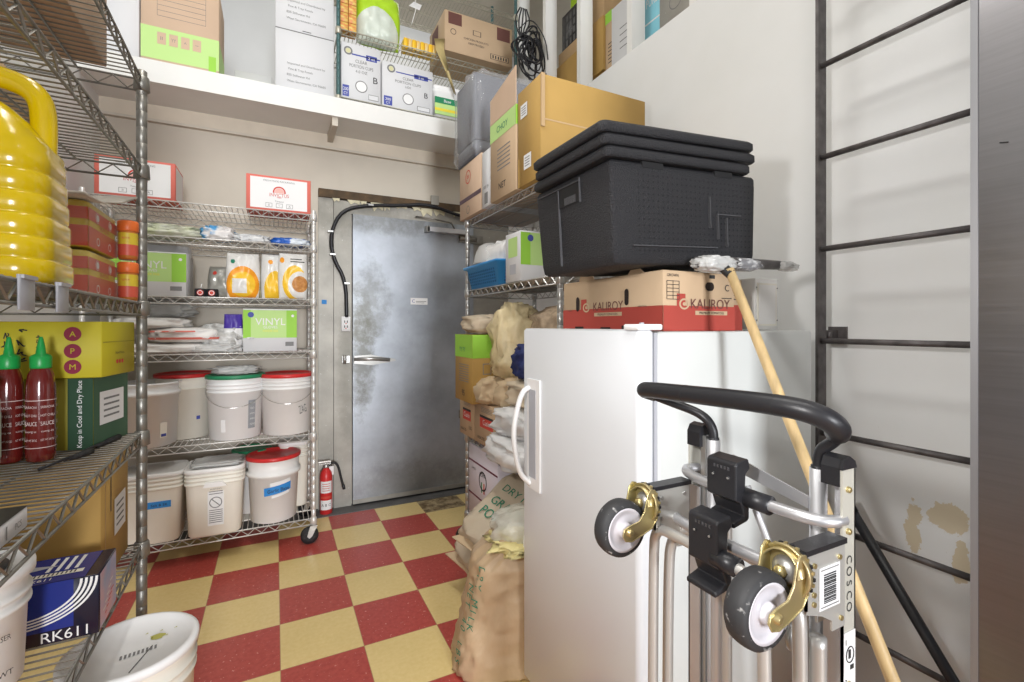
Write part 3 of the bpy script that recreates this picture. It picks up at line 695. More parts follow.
# floor pail beneath the shelf, in the aisle
t = pail('plastic_bucket', 'white lidded bucket standing on the floor at the shelf foot', cream_pl, white_pl, (-.352, 1.625, 0), r1=.152, r0=.132, h=.415, rings=(.80, .87), handle=False)
b = MB(); lz = .4175 + .0012
stain = mat('yellow_stain', (.50, .48, .12), .5)
vs = [(0.055 + .018 * math.cos(k * PI / 6) * (1 + .3 * math.sin(k * 2.7)), .02 + .014 * math.sin(k * PI / 6), lz) for k in range(12)]; b.add(vs, [tuple(range(12))], stain)
for k in range(5): b.add([(.02 + k * .017, .045 - (k % 2) * .03, lz), (.028 + k * .017, .047 - (k % 2) * .03, lz), (.026 + k * .017, .052 - (k % 2) * .03, lz)], [(0, 1, 2)], stain)
for k in range(9): b.add([(-.015 + k * .009, -.055 + k * .002, lz), (-.010 + k * .009, -.054 + k * .002, lz), (-.012 + k * .009, -.036 + k * .002, lz), (-.017 + k * .009, -.037 + k * .002, lz)], [(0, 1, 2, 3)], grey_ink)
b.tube([(.05, -.02, lz), (.02, -.12, lz)], .0012, ink, 4)
b.obj('lid_markings', t)

# things seen through the wires of the upper two shelves
carton('cardboard_carton', 'buff carton with green print seen from below through upper shelf wires', 'carton', -.44, -.17, -1.02, -.42, S4, S4 + .09, card_l, [('r', 'R', .0, .3, 1, .55, green_ink), ('r', 'D', .25, .3, .8, .38, green_ink, .001), ('t', 'D', 'PRODUCE', .55, .22, .05, green_ink)], conv=LP)
carton('cardboard_carton', 'small brown carton at the far end of the upper left shelf', 'carton', -.42, -.19, -.35, -.12, S4, S4 + .10, card, conv=LP)
carton('cardboard_carton', 'brown carton seen from below on the very top left shelf', 'carton', -.30, -.078, -.36, -.03, S5, S5 + .3, card_p, conv=LP)
carton('white_carton', 'white mesh-printed carton beside the brown one on very top shelf', 'carton', -.42, -.15, -.80, -.42, S5, S5 + .3, mat('pale_mint_card', (.62, .70, .66), .6), [('r', 'R', .05, .1 * k, .95, .1 * k + .03, grey_pl) for k in range(10)], conv=LP)

# ------------------------------------------------------------------ back unit
def logo_box(x0, x1, label):
    w, d, h = x1 - x0, .24, .20
    t = thing('takeout_carton', label, 'carton', ((x0 + x1) / 2, 3.19, B6 + .001), 0, 'white and red cartons on the back shelf top')
    b = MB(); rbox(b, w, d, 0, h, .003, red_edge, .002, n=1); decal(b, w, d, h, 'F', .06, .06, .94, .94, paper); decal(b, w, d, h, 'R', .06, .06, .94, .94, paper)
    dring(b, w, d, h, 'F', .5, .55, .026, .034, red_ink); dring(b, w, d, h, 'F', .5, .55, 0, .024, mat('pale_red', (.80, .45, .40), .6))
    decal(b, w, d, h, 'F', .34, .40, .66, .52, paper, .0018); dtext(b, w, d, h, 'F', 'INVICTUS', .5, .46, .10, red_ink, .30, off=.0022)
    dtext(b, w, d, h, 'F', 'FRESH FOOD PACKAGING', .5, .86, .05, grey_ink, .55); dtext(b, w, d, h, 'F', 'Takeout', .5, .28, .05, grey_ink)
    for u, st in ((.34, 'II'), (.5, '~'), (.66, 'A')):
        for (a, c, e, f) in ((-.05, .10, .05, .11), (-.05, .21, .05, .22), (-.05, .10, -.045, .22), (.045, .10, .05, .22)): decal(b, w, d, h, 'F', u + a, c, u + e, f, grey_ink, .0016)
        dtext(b, w, d, h, 'F', st, u, .16, .06, grey_ink)
    b.obj('carton_body', t)
    return t
lb = logo_box(-.148, .190, 'white carton with red border and crest at right end of top shelf')
dup(lb, (-.648, 3.19, B6 + .001), 0, 'white carton with red border at left end of back unit top shelf')
def glove_case(label, x0, x1, y0, y1, z0, h, rz=0, side='L'):
    w, d = x1 - x0, y1 - y0
    t = thing('glove_case', label, 'carton', ((x0 + x1) / 2, (y0 + y1) / 2, z0 + .001), rz)
    b = MB(); rbox(b, w, d, 0, h, .002, white_card, .001, n=1)
    decal(b, w, d, h, 'F', 0, .32, 1, .97, lime_l); decal(b, w, d, h, 'F', .0, .32, .14, .97, lime, .0010); decal(b, w, d, h, 'F', .80, .32, 1, .97, lime, .0010)
    dtext(b, w, d, h, 'F', 'VINYL', .5, .70, .17, paper, .56); dtext(b, w, d, h, 'F', 'GLOVES', .5, .57, .06, paper, .3); dtext(b, w, d, h, 'F', 'POWDER FREE', .5, .48, .05, mat('yellow_ink', (.8, .75, .1), .6), .28)
    decal(b, w, d, h, 'F', .78, .12, .94, .22, grey_ink); dring(b, w, d, h, 'F', .14, .86, 0, .016, blue_ink); dring(b, w, d, h, 'F', .92, .84, 0, .008, paper)
    for f in side: decal(b, w, d, h, f, .2, .5, .8, .9, lime_l); decal(b, w, d, h, f, .3, .15, .7, .35, grey_pl)
    b.obj('carton_body', t)
    return t
glove_case('white and green vinyl glove case at left of third back shelf', -.76, -.433, 3.09, 3.34, B4, .235)
glove_case('white and green vinyl glove case at right on fourth back shelf', -.165, .115, 3.10, 3.36, B3, .248)
carton('white_carton', 'plain pale carton wedged behind the left glove case', 'carton', -.80, -.46, 3.36, 3.49, B4, B4 + .31, white_card)
# bags (chips etc.)
def flat_bag(name, label, cat, loc, w, h, d, m, seed, rz=0, art=(), lean=0, group=None):
    t = thing(name, label, cat, loc, rz, group, rx=lean)
    b = MB(); nu, nv = (72, 90) if art else (18, 22); vs = []; of = Vector((seed, seed * 2, 0))
    for sgn in (-1, 1):
        for j in range(nv + 1):
            for i in range(nu + 1):
                u = i / nu * 2 - 1; v = j / nv * 2 - 1
                th = (max(0, 1 - abs(u) ** 3.0) ** .6) * (max(0, 1 - abs(v) ** 5) ** .6)
                wv = noise.noise(Vector((u * 2.2, v * 2.2, sgn)) + of) * .25
                vs.append((u * w / 2 * (1 - .05 * (1 - abs(v) ** 2) * -1 - .04 * abs(v)), sgn * (d / 2 * th * (1 + wv) + .0012), (v + 1) / 2 * h * (1 - .0 * abs(u))))
    N = (nu + 1) * (nv + 1); fs = []
    for j in range(nv):
        for i in range(nu):
            a = j * (nu + 1) + i; fs.append((a, a + 1, a + nu + 2, a + nu + 1)); fs.append((N + a, N + a + nu + 1, N + a + nu + 2, N + a + 1))
    for i in range(nu): a = i; fs.append((a, N + a, N + a + 1, a + 1)); a = nv * (nu + 1) + i; fs.append((a, a + 1, N + a + 1, N + a))
    for j in range(nv): a = j * (nu + 1); fs.append((a, a + nu + 1, N + a + nu + 1, N + a)); a += nu; fs.append((a, N + a, N + a + nu + 1, a + nu + 1))
    b.add(vs, fs, m, True)
    # printed art: assign materials by test on u,v of front faces
    if art:
        k0 = 0
        for fi, f in enumerate(b.f):
            c = [sum(b.v[q][k] for q in f) / len(f) for k in range(3)]
            if c[1] < 0:
                u, v = c[0] / w + .5, c[2] / h
                for test, am in art:
                    if test(u, v): b.m[fi] = b.mi(am)
    b.obj('bag_body', t)
    return t
bag_w = mat('white_gloss_bag', (.72, .71, .68), .3, bump=.3, bscale=20); org = mat('orange_print', (.85, .33, .02), .35); org_y = mat('amber_print', (.85, .52, .03), .35); brown_f = mat('snack_print', (.42, .16, .04), .5, col2=(.65, .32, .10), scale=60)
silver_b = mat('silver_foil_bag', (.42, .41, .37), .3, .4, bump=.4, bscale=18)
def el(cx, cy, rx, ry): return lambda u, v: ((u - cx) / rx) ** 2 + ((v - cy) / ry) ** 2 < 1
flat_bag('snack_bag', 'orange and white snack bag with white price panel on back shelf', 'snack bag', (-.166, 3.13, B4 + .002), .165, .255, .07, bag_w, 1, art=[(el(.5, .28, .5, .42), org), (el(.5, .30, .38, .28), org_y), (lambda u, v: .18 < u < .62 and .10 < v < .42, bag_w), (el(.2, .8, .07, .05), green_ink)])
flat_bag('snack_bag', 'white and orange snack bag partly hidden behind the rightmost bag', 'snack bag', (.005, 3.18, B4 + .002), .16, .265, .06, bag_w, 2, rz=R(4), art=[(el(.45, .2, .36, .42), org_y), (el(.3, .82, .08, .05), org)])
flat_bag('snack_bag', 'rightmost white snack bag showing round food picture on back shelf', 'snack bag', (.095, 3.12, B4 + .002), .155, .27, .06, bag_w, 3, art=[(el(.55, .35, .42, .38), org_y), (el(.72, .30, .40, .30), bag_w), (el(.74, .32, .28, .18), brown_f), (el(.12, .84, .08, .06), org), (lambda u, v: .4 < u < .9 and .80 < v < .82, ink), (lambda u, v: .4 < u < .8 and .86 < v < .88, ink)])
flat_bag('foil_bag', 'crumpled grey foil bag slumped left of the orange snack bag', 'snack bag', (-.285, 3.24, B4 + .002), .14, .19, .07, silver_b, 6, rz=R(-12), lean=-.15, art=[(el(.3, .75, .08, .06), red_ink)])
flat_bag('snack_bag', 'narrow dark printed bag squeezed between the orange and white bags', 'snack bag', (-.06, 3.24, B4 + .002), .10, .20, .04, mat('olive_print_bag', (.30, .28, .15), .4, col2=(.6, .5, .3), scale=20), 8)
for i, (x, lab) in enumerate(((-.372, 'small dark tin with pink label, left of two, on back shelf'), (-.318, 'small dark tin standing right of the pink-labelled tin'))):
    t = thing('small_tin', lab, 'tin', (x, 3.14, B4 + .001), 0, 'small dark tins')
    b = MB(); b.lathe([(.028, 0), (.031, .004), (.031, .040), (.028, .046), (.01, .048)], black_pl, 24); b.obj('tin_body', t)
    b = MB(); b.lathe([(0, -.0322), (.016, -.0322)] , red_ink, 20, (0, 0, .023), 'y', capb=False, capt=False); b.lathe([(.010, -.0328), (.013, -.0328)], paper, 20, (0, 0, .023), 'y', capb=False, capt=False); b.obj('round_label', t)
    if i == 0: b = MB(); b.tube([(0, 0, .046), (.004, 0, .075)], .0015, chrome, 5); b.obj('foil_stick', t)
# second shelf: bags lying
def lump(name, label, cat, loc, w, d, h, m, seed, rz=0, ex=.6, ez=.6, amp=.05, group=None, fq=3, extra=None, rx=0, ry=0, pinch=0):
    t = thing(name, label, cat, loc, rz, group, rx, ry); b = MB(); sack_mesh(b, w, d, h, m, seed, ex, ez, amp, fq=fq, pinch=pinch); b.obj('bag_body', t)
    if extra: extra(t)
    return t
pk = mat('white_print_bag', (.72, .71, .70), .4, bump=.4, bscale=16)
lump('produce_bag', 'clear bag of pale green leaves on second back shelf', 'bag', (-.56, 3.2, B5 + .001), .36, .20, .075, mat('pale_leaf_bag', (.50, .54, .30), .35, col2=(.72, .72, .62), scale=16, bump=.6, bscale=18), 2, amp=.10, fq=4)
lump('snack_bag', 'crumpled white pack with bright blue print on second back shelf', 'bag', (-.29, 3.17, B5 + .001), .15, .14, .085, mat('blue_white_pack', (.08, .35, .65), .35, col2=(.75, .72, .70), scale=9, thr=(.42, .5), bump=.4), 4, amp=.12, fq=4)
lump('plastic_pack', 'pale crumpled plastic pack right of the blue printed pack', 'bag', (-.13, 3.17, B5 + .001), .18, .14, .05, mat('grey_pack', (.55, .55, .55), .3, col2=(.74, .74, .73), scale=12, bump=.5), 7, amp=.12, fq=4)
lump('snack_bag', 'bright blue printed pack lying at right of second back shelf', 'bag', (.085, 3.19, B5 + .001), .20, .14, .05, mat('blue_pack', (.02, .12, .50), .3, col2=(.65, .70, .75), scale=8, thr=(.55, .6), bump=.3), 9, amp=.08, fq=4)
# fourth shelf: sacks and plastics
sk = mat('white_sack_red_print', (.80, .78, .75), .5, bump=.5, bscale=14)
lump('flour_sack', 'white sack lying flat, lowest of the sack pile on fourth back shelf', 'sack', (-.52, 3.18, B3 + .001), .42, .22, .055, sk, 1, amp=.05)
t = lump('flour_sack', 'white sack with red stripes in middle of pile on fourth back shelf', 'sack', (-.44, 3.17, B3 + .056), .32, .20, .085, sk, 5, amp=.05)
def side_strip(t, w, d, z0, z1, m, ex=.6, name='printed_stripe', h=.085, u0=-1, u1=1, ez=.6, off=.004):
    b = MB(); vs = []; fs = []; n = 24
    def sp(c, e): return math.copysign(abs(c) ** e, c)
    for k in range(n + 1):
        th = R(-90 + (u0 + (u1 - u0) * k / n) * 80)
        for z in (z0, z1):
            zz = (z / h * 2 - 1); sph = min(1, abs(zz)) ** (1 / ez); cph = math.sqrt(max(0, 1 - sph * sph)) ** ez
            vs.append((cph * sp(math.cos(th), ex) * (w / 2 + off), cph * sp(math.sin(th), ex) * (d / 2 + off), z))
    for k in range(n): fs.append((2 * k, 2 * k + 2, 2 * k + 3, 2 * k + 1))
    b.add(vs, fs, m, True); return b.obj(name, t)
side_strip(t, .34, .215, .020, .032, red_edge); side_strip(t, .34, .215, .060, .068, red_edge, u1=.1)
lump('flour_sack', 'white sack with faint blue print, topmost of pile on fourth back shelf', 'sack', (-.60, 3.19, B3 + .135), .34, .2, .06, sk, 8, amp=.05)
lump('plastic_wrap_bundle', 'clear crumpled plastic sheet on top of the white sacks', 'plastic', (-.56, 3.3, B3 + .195), .24, .16, .10, film_w, 3, amp=.15, pinch=.5)
lump('plastic_bag', 'clear bag of utensils lying behind the white sacks', 'bag', (-.27, 3.22, B3 + .001), .24, .22, .16, mat('clear_bag_clutter', (.35, .34, .32), .25, col2=(.72, .72, .70), scale=22, bump=.8, bscale=22), 12, amp=.16, fq=4, pinch=.4)
flat_bag('freezer_bag', 'white and deep purple printed bag leaning beside the glove case', 'bag', (-.215, 3.13, B3 + .002), .09, .215, .04, pk, 4, rz=R(8), lean=.0, art=[(lambda u, v: v > .62, mat('purple_print', (.06, .03, .30), .4))])
lump('plastic_bag', 'flat clear plastic bag in front on fourth back shelf', 'bag', (-.30, 3.12, B3 + .001), .22, .10, .05, film_w, 15, amp=.12)
# fifth shelf pails
t = pail('plastic_bucket', 'white bucket with rolled rim nearest the left shelf post', white_pl, red_pl, (-.622, 3.175, B2), rings=(), wide=(.80,), lid=False, h=.34, handle=False)
b = MB(); arc_label(b, 0, .05, .13, -55, -40, cream_pl, taper=tp); arc_label(b, 0, .055, .07, -53, -42, blue_ink, taper=tp, off=.002); b.obj('bucket_label', t)
b = MB(); b.tube([(math.cos(R(a)) * .155, math.sin(R(a)) * .155 - 0, .335 + .0 * a) for a in range(-150, 30, 12)], .003, white_pl, 6); b.obj('bail_handle', t)
t = pail('plastic_bucket', 'yellowish bucket with dark red lid, second from left, half hidden', cream_pl, red_pl, (-.470, 3.33, B2), h=.36, rings=(.80, ), handle=False)
b = MB(); arc_label(b, 0, .11, .13, -60, -52, blue_ink, taper=tp); b.obj('bucket_label', t)
t = pail('plastic_bucket', 'white bucket with green lid and plastic bag on fifth back shelf', white_pl, dgreen_pl, (-.206, 3.185, B2), rings=(.76, .82, .88), h=.355)
b = MB(); arc_label(b, 0, .06, .22, -60, -42, mat('grey_label', (.30, .31, .33), .6), taper=tp)
for k in range(5): arc_text(b, ('CAUTION', 'OO', 'WARNING', 'AVISO', 'FOOD')[k], .139, .205 - k * .03, -51, .010, paper, .03)
arc_label(b, 0, .05, .12, -118, -108, paper, taper=tp); b.obj('bucket_label', t)
lump('plastic_bag', 'crumpled clear plastic bag lying on the green bucket lid', 'bag', (-.20, 3.15, B2 + .368), .20, .16, .045, film_w, 21, amp=.18, fq=4)
t = pail('plastic_bucket', 'white bucket with red lid at right end of fifth back shelf', white_pl2, red_pl, (.064, 3.185, B2), rings=(.78, .84, .90), h=.350)
b = MB(); arc_text(b, 'ZAG', .139, .15, -55, .05, grey_ink, .05, rot=.2); b.obj('lettering', t)
# bottom shelf pails
def sq_pail(label, x, y, z, w=.285, d=.27, h=.36, lidm=None, group='square lidded tubs', tape=False, hang=False, rz=0):
    t = thing('square_tub', label, 'bucket', (x, y, z), rz, group)
    def ring(s_, zz): return rrect(w * s_, d * s_, .05 * s_, zz, n=5)
    rings = [ring(.82, 0), ring(.86, .008), ring(.94, h * .78)]
    for f in (.80, .86, .92): rings += [ring(.95, h * f - .004), ring(.985, h * f - .002), ring(.985, h * f + .008), ring(.95, h * f + .010)]
    rings += [ring(.96, h - .01), ring(.96, h)]
    b = MB(); b.loft(rings, cream_pl if not lidm else white_pl2); b.obj('tub_body', t)
    b = MB(); b.loft([ring(.98, h - .012), ring(1.0, h - .008), ring(1.0, h + .006), ring(.97, h + .012), ring(.92, h + .012), ring(.90, h + .005)], lidm or white_pl2); b.obj('lid', t)
    b = MB(); f = 'F'; W_, D_ = w * .9, d * .90
    return t
t = sq_pail('square white tub with blue tape, leftmost on bottom back shelf', -.585, 3.175, B1)
b = MB(); b.box((-.02, -.127, .19), (.09, -.122, .225), blue_tape); b.text('Salt & SK', (.04, -.1285, .207), (1, 0, 0), (0, 0, 1), .014, ink); b.obj('tape_label', t)
t = sq_pail('square white tub with warning sticker in middle of bottom back shelf', -.298, 3.155, B1, w=.29)
b = MB(); b.box((-.03, -.1255, .06), (.045, -.1215, .27), paper)
b.text('WARNING', (.0075, -.1262, .258), (1, 0, 0), (0, 0, 1), .008, grey_ink)
ring_pts = [(.0075 + .028 * math.cos(a * PI / 12), -.1265, .185 + .028 * math.sin(a * PI / 12)) for a in range(24)]; b.tube(ring_pts, .0022, grey_ink, 4, closed=True)
b.tube([(-.012, -.1265, .205), (.027, -.1265, .165)], .0022, grey_ink, 4)
for k in range(7): b.box((-.024, -.1262, .075 + k * .011), (.04, -.1256, .079 + k * .011), grey_ink)
b.box((-.024, -.1262, .23), (.04, -.1256, .234), grey_ink); b.box((-.024, -.1262, .243), (.04, -.1256, .247), grey_ink); b.obj('warning_label', t)
b = MB(); b.prism([(-.05, .275), (-.04, .30), (.04, .30), (.06, .275)], -.145, -.128, white_pl2); b.obj('rim_tab', t)
film_t = MB(); sack_mesh(film_t, .24, .2, .02, film_w, 3, .4, .5, .06); o = film_t.obj('plastic_sheet'); o.location = (-.29, 3.15, B1 + .372); tag(o, 'clear plastic sheet over the lid of the middle square tub', 'plastic sheet')
t = pail('plastic_bucket', 'white bucket with bright red lid and blue name tape, bottom back shelf', white_pl2, red_pl, (-.008, 3.185, B1), r1=.146, r0=.122, h=.375, rings=(), wide=(.72,), handle=False)
tp2 = lambda z: .122 + .018 * z / .375
b = MB(); arc_label(b, 0, .165, .212, -112, -48, blue_tape, dz=.022, taper=tp2, off=.002); arc_text(b, 'Garlic Base', .134, .199, -80, .020, ink, .115, rot=.06, off=.0035)
arc_label(b, 0, .150, .165, -95, -52, paper, dz=.02, taper=tp2, off=.0015); arc_label(b, 0, .218, .240, -98, -50, paper, dz=.014, taper=tp2, off=.0015); b.obj('tape_label', t)
t = sq_pail('narrow white tub behind the red-lidded bucket by the shelf post', .105, 3.38, B1, w=.18, d=.20, h=.40, group=None); 
t = pail('plastic_bucket', 'bucket with dark green lid hidden behind the square tubs', white_pl2, dgreen_pl, (-.13, 3.385, B1), r1=.11, r0=.10, h=.375, handle=False)
# fire extinguisher
t = thing('fire_extinguisher', 'small red fire extinguisher on floor between shelving and freezer door', 'fire extinguisher', (.315, 3.505, 0))
b = MB(); b.lathe([(.036, 0), (.041, .005), (.041, .25), (.036, .285), (.022, .305), (.015, .315)], red_pl, 28); b.obj('cylinder', t)
b = MB(); arc_label(b, .041, .15, .23, -150, -40, paper); arc_label(b, .041, .035, .10, -150, -40, paper); arc_label(b, .041, .112, .128, -150, -40, red_ink)
for k in range(4): arc_label(b, .041, .165 + k * .015, .169 + k * .015, -130, -60, red_ink, off=.002)
for k in range(3): arc_text(b, ('A', 'B', 'C')[k], .041, .068, -125 + k * 30, .018, ink)
b.obj('instruction_label', t)
b = MB(); b.lathe([(.014, .312), (.016, .318), (.016, .335), (.010, .342)], chrome, 16); b.box((-.045, -.008, .340), (.03, .008, .346), chrome); b.box((-.05, -.007, .352), (.03, .007, .362), silver_wire); b.obj('valve_lever', t)
b = MB(); b.tube(smooth_path([(.015, 0, .33), (.05, 0, .35), (.08, -.005, .32), (.10, -.005, .22), (.115, -.005, .165)], 2), .008, black_rub, 10); b.tube([(.112, -.005, .18), (.118, -.005, .15)], .011, black_pl, 10); b.obj('hose', t)
b = MB(); b.box((.02, .0, .26), (.05, .002, .32), paper); b.obj('inspection_tag', t)
# ------------------------------------------------------------------ middle unit (behind the freezer)
M1, M2, M3, M4 = .185, .655, 1.51, 1.93
t = carton('cardboard_carton', 'pinkish brown carton with dark stripe at far end of middle unit top', 'carton', 1.00, 1.42, 2.37, 2.70, M4 + .001, M4 + .312, card_p,
    [('r', 'L', 0, .30, 1, .38, mat('dark_violet_print', (.10, .06, .08), .6)), ('o', 'L', .42, .74, .034, .040, red_ink), ('t', 'L', 'Jar', .42, .74, .09, red_ink), ('o', 'L', .42, .13, .02, .024, grey_ink)])
carton('white_carton', 'narrow white carton squeezed between two brown cartons on middle unit', 'carton', 1.0, 1.42, 2.245, 2.355, M4 + .001, M4 + .30, white_card, [('r', 'L', .3, .05, .7, .25, grey_ink), ('t', 'L', 'LOT 24', .5, .35, .05, ink)])
t = carton('cardboard_carton', 'tall brown carton with green band and raised flap on middle unit', 'carton', .995, 1.36, 1.945, 2.235, M4 + .001, M4 + .40, card_l,
    [('r', 'L', 0, .76, 1, .99, lime_l), ('r', 'F', 0, .76, 1, .99, lime), ('t', 'L', 'CHOY', .5, .87, .08, green_ink, None), ('t', 'L', 'NET', .5, .15, .08, ink)] + [('r', 'L', .3, .35 + .05 * k, .8, .365 + .05 * k, grey_ink) for k in range(6)])
b = MB(); b.prism([(-.145, .398), (.145, .398), (.145, .525), (-.145, .575)], -.183, -.179, card_p, 'x'); b.obj('top_flap', t)
t = carton('cardboard_carton', 'big ochre cardboard carton above the black insulated box', 'carton', 1.0, 1.575, 1.725, 1.935, M4 + .001, M4 + .435, card_y,
    [('r', 'F', 0, .555, 1, .57, card), ('r', 'L', .02, 0, .1, .3, card_y)], sticker=[('L', .15, .70, .45, .84, paper), ('L', .3, .15, .62, .30, paper)])
b = MB(); b.box((-.2875, -.112, .21), (-.27, -.105, .435), card); b.obj('torn_edge', t)
# wrapped black box
plum = mat('dark_grey_case', (.085, .09, .11), .45)
t = thing('wrapped_case', 'dark grey box in clear plastic wrap balanced on the far cartons', 'case', (1.205, 2.585, M4 + .315), 0)
b = MB(); rbox(b, .42, .28, .0, .095, .015, plum, .006); rbox(b, .43, .29, .099, .47, .015, plum, .006); b.obj('case_body', t)
b = MB(); sack_mesh(b, .47, .36, .49, film_w, 5, .25, .22, .035, fq=5); b.obj('plastic_wrap', t)
film_b = mat('thin_grey_film', (.62, .63, .66), .10, alpha=.25, bump=.6, bscale=22); t.children[1].data.materials[0] = film_b
# shelf 3: basket and glove case
t = thing('plastic_basket', 'blue perforated plastic basket on the middle unit', 'basket', (1.17, 2.42, M3 + .001))
b = MB()
def rr2(w, d, z, r=.03): return rrect(w, d, r, z, n=4)
b.loft([rr2(.26, .42, 0), rr2(.30, .47, .115), rr2(.335, .505, .118), rr2(.335, .505, .130), rr2(.30, .475, .130), rr2(.295, .465, .115), rr2(.25, .41, .006)], blue_pl)
b.obj('basket_body', t)
b = MB(); hole = mat('perforation_blue', (.01, .10, .30), .6)
for i in range(14):
    for j in range(5):
        y = -.17 + i * .026; z = .02 + j * .016; x = -(.130 + .02 * z / .115) - .0012; b.add([(x - .001, y, z), (x - .001, y + .012, z), (x - .0025, y + .012, z + .009), (x - .0025, y, z + .009)], [(0, 1, 2, 3)], hole)
b.obj('side_perforations', t); b = MB()
for i in range(9):
    for j in range(5):
        x = -.11 + i * .026; z = .02 + j * .016; y = -(.210 + .025 * z / .115) - .002; b.add([(x, y, z), (x + .012, y, z), (x + .012, y - .002, z + .009), (x, y - .002, z + .009)], [(0, 1, 2, 3)], hole)
b.obj('end_perforations', t)
for i, (x, y, z, r, lab) in enumerate(((1.10, 2.45, .135, .075, 'clear plastic bowl upside down on the blue basket'), )):
    t = thing('plastic_bowl', lab, 'bowl', (x, y, M3 + z)); b = MB(); b.lathe([(r + .03, 0), (r + .03, .006), (r + .02, .05), (r, .10), (r * .6, .118), (.01, .12)], film_w, 28); b.obj('bowl_body', t)
lump('plastic_tubs', 'white plastic tubs heaped in the blue basket', 'tubs', (1.16, 2.32, M3 + .10), .24, .26, .14, white_pl, 11, ex=.4, ez=.4, amp=.06)
carton('white_carton', 'white carton with dark vertical stripes behind the blue basket', 'carton', 1.28, 1.46, 2.18, 2.56, M3 + .001, M3 + .27, white_card, [('r', 'L', .1 + .1 * k, .4, .14 + .1 * k, .9, grey_ink) for k in range(8)] + [('r', 'F', .2, .1, .8, .5, grey_ink)])
t = glove_case('open white and green glove case on the middle unit beside blue basket', 1.025, 1.40, 1.955, 2.115, M3, .235)
b = MB(); b.add([(-.05, -.084, .12), (.06, -.11, .16), (.13, -.13, .10), (.05, -.10, .06)], [(0, 1, 2, 3)], paper); b.add([(-.05, -.086, .12), (.05, -.102, .06), (.13, -.132, .10), (.06, -.112, .16)], [(0, 1, 2, 3)], paper); b.obj('torn_flap', t)
# shelf 2
def brown_case(label, y0, y1, x0=1.0):
    w, d, h = .40, y1 - y0, .222
    t = thing('cardboard_carton', label, 'carton', (x0 + w / 2, (y0 + y1) / 2, M2 + .001))
    b = MB(); rbox(b, w, d, 0, h, .003, card_l, .002, n=1)
    decal(b, w, d, h, 'L', .25, .42, .80, .72, red_ink); dtext(b, w, d, h, 'L', 'Cusin', .52, .56, .13, paper, .5); decal(b, w, d, h, 'L', .25, .66, .8, .72, ink, .0012)
    for k in range(4): decal(b, w, d, h, 'L', .3, .80 + k * .035, .75, .812 + k * .035, grey_ink)
    dtext(b, w, d, h, 'L', 'UNSALTED', .3, .15, .07, ink, .4); dtext(b, w, d, h, 'L', '15%', .78, .25, .09, ink)
    decal(b, w, d, h, 'F', .1, .5, .35, .85, ink); decal(b, w, d, h, 'F', .12, .53, .33, .82, card_l, .0012)
    for k in range(3): decal(b, w, d, h, 'F', .15 + k * .06, .55, .18 + k * .06, .8, ink, .0016)
    b.obj('carton_body', t); return t
brown_case('brown carton with red logo, farther of two under the green-topped carton', 2.475, 2.70)
brown_case('brown carton with red logo, nearer of two, beside white sack', 2.145, 2.465)
t = carton('cardboard_carton', 'tall brown carton with bright green top standing on the two logo cartons', 'carton', .935, 1.21, 2.335, 2.60, M2 + .225, M2 + .595, card_y,
    [('r', 'L', 0, .66, 1, 1, lime), ('r', 'F', 0, .66, 1, 1, lime), ('t', 'L', 'YY FY', .45, .78, .07, green_ink, .6), ('r', 'F', .15, .05, .95, .18, green_ink), ('r', 'F', .18, .065, .92, .165, lime, .0012), ('t', 'F', '50912', .6, .115, .07, ink, .5), ('t', 'L', '95', .5, .13, .09, ink),
     ('r', 'F', .22, .42, .40, .58, grey_ink), ('r', 'F', .235, .432, .385, .568, card_y, .0012), ('r', 'F', .25, .26, .38, .36, grey_ink)] + [('r', 'L', .25, .3 + .035 * k, .8, .312 + .035 * k, grey_ink) for k in range(8)])
lump('paper_sack', 'small tan paper sack lying on top of the green-topped carton', 'sack', (1.10, 2.46, M2 + .597), .30, .26, .11, tan_paper, 3, amp=.07)
lump('paper_sack', 'brown sack behind the yellow plastic bag on middle unit', 'sack', (1.28, 2.00, M2 + .50), .30, .32, .24, mat('brown_net_sack', (.42, .32, .22), .7, var=.25, scale=30, bump=.7, bscale=30), 6, amp=.10, pinch=.4)
lump('plastic_bag', 'tall cream yellow plastic bag between green-topped carton and freezer', 'bag', (1.12, 2.20, M2 + .36), .22, .24, .40, mat('cream_yellow_bag', (.66, .55, .33), .4, var=.12, scale=9, bump=.8, bscale=13), 9, ex=.8, ez=.6, amp=.12, fq=3.6, pinch=.25)
lump('paper_sack', 'brown folded paper sack, left of two, above the logo cartons', 'sack', (1.08, 2.30, M2 + .224), .26, .14, .15, kraft_paper, 13, amp=.08, pinch=.3)
lump('paper_sack', 'brown folded paper sack, right of two, above the logo cartons', 'sack', (1.12, 2.10, M2 + .224), .26, .20, .16, kraft_paper, 14, amp=.08, pinch=.2)
lump('cloth_bundle', 'dark navy bundle beside the freezer edge above the brown sacks', 'cloth', (1.10, 1.93, M2 + .39), .22, .15, .17, mat('navy_cloth', (.02, .03, .12), .7, bump=.5), 17, amp=.10)
wsack = mat('white_paper_sack', (.72, .72, .72), .45, bump=.5, bscale=12)
lump('flour_sack', 'white sack slumping off the shelf beside the freezer handle', 'sack', (1.06, 1.90, M2 + .002), .38, .40, .14, wsack, 23, amp=.07)
lump('flour_sack', 'white sack lying on another white sack beside the freezer handle', 'sack', (1.09, 1.88, M2 + .13), .34, .38, .14, wsack, 27, amp=.08)
lump('flour_sack', 'cream sack under the navy bundle beside the freezer', 'sack', (1.12, 1.88, M2 + .262), .30, .34, .13, tan_paper, 29, amp=.08)
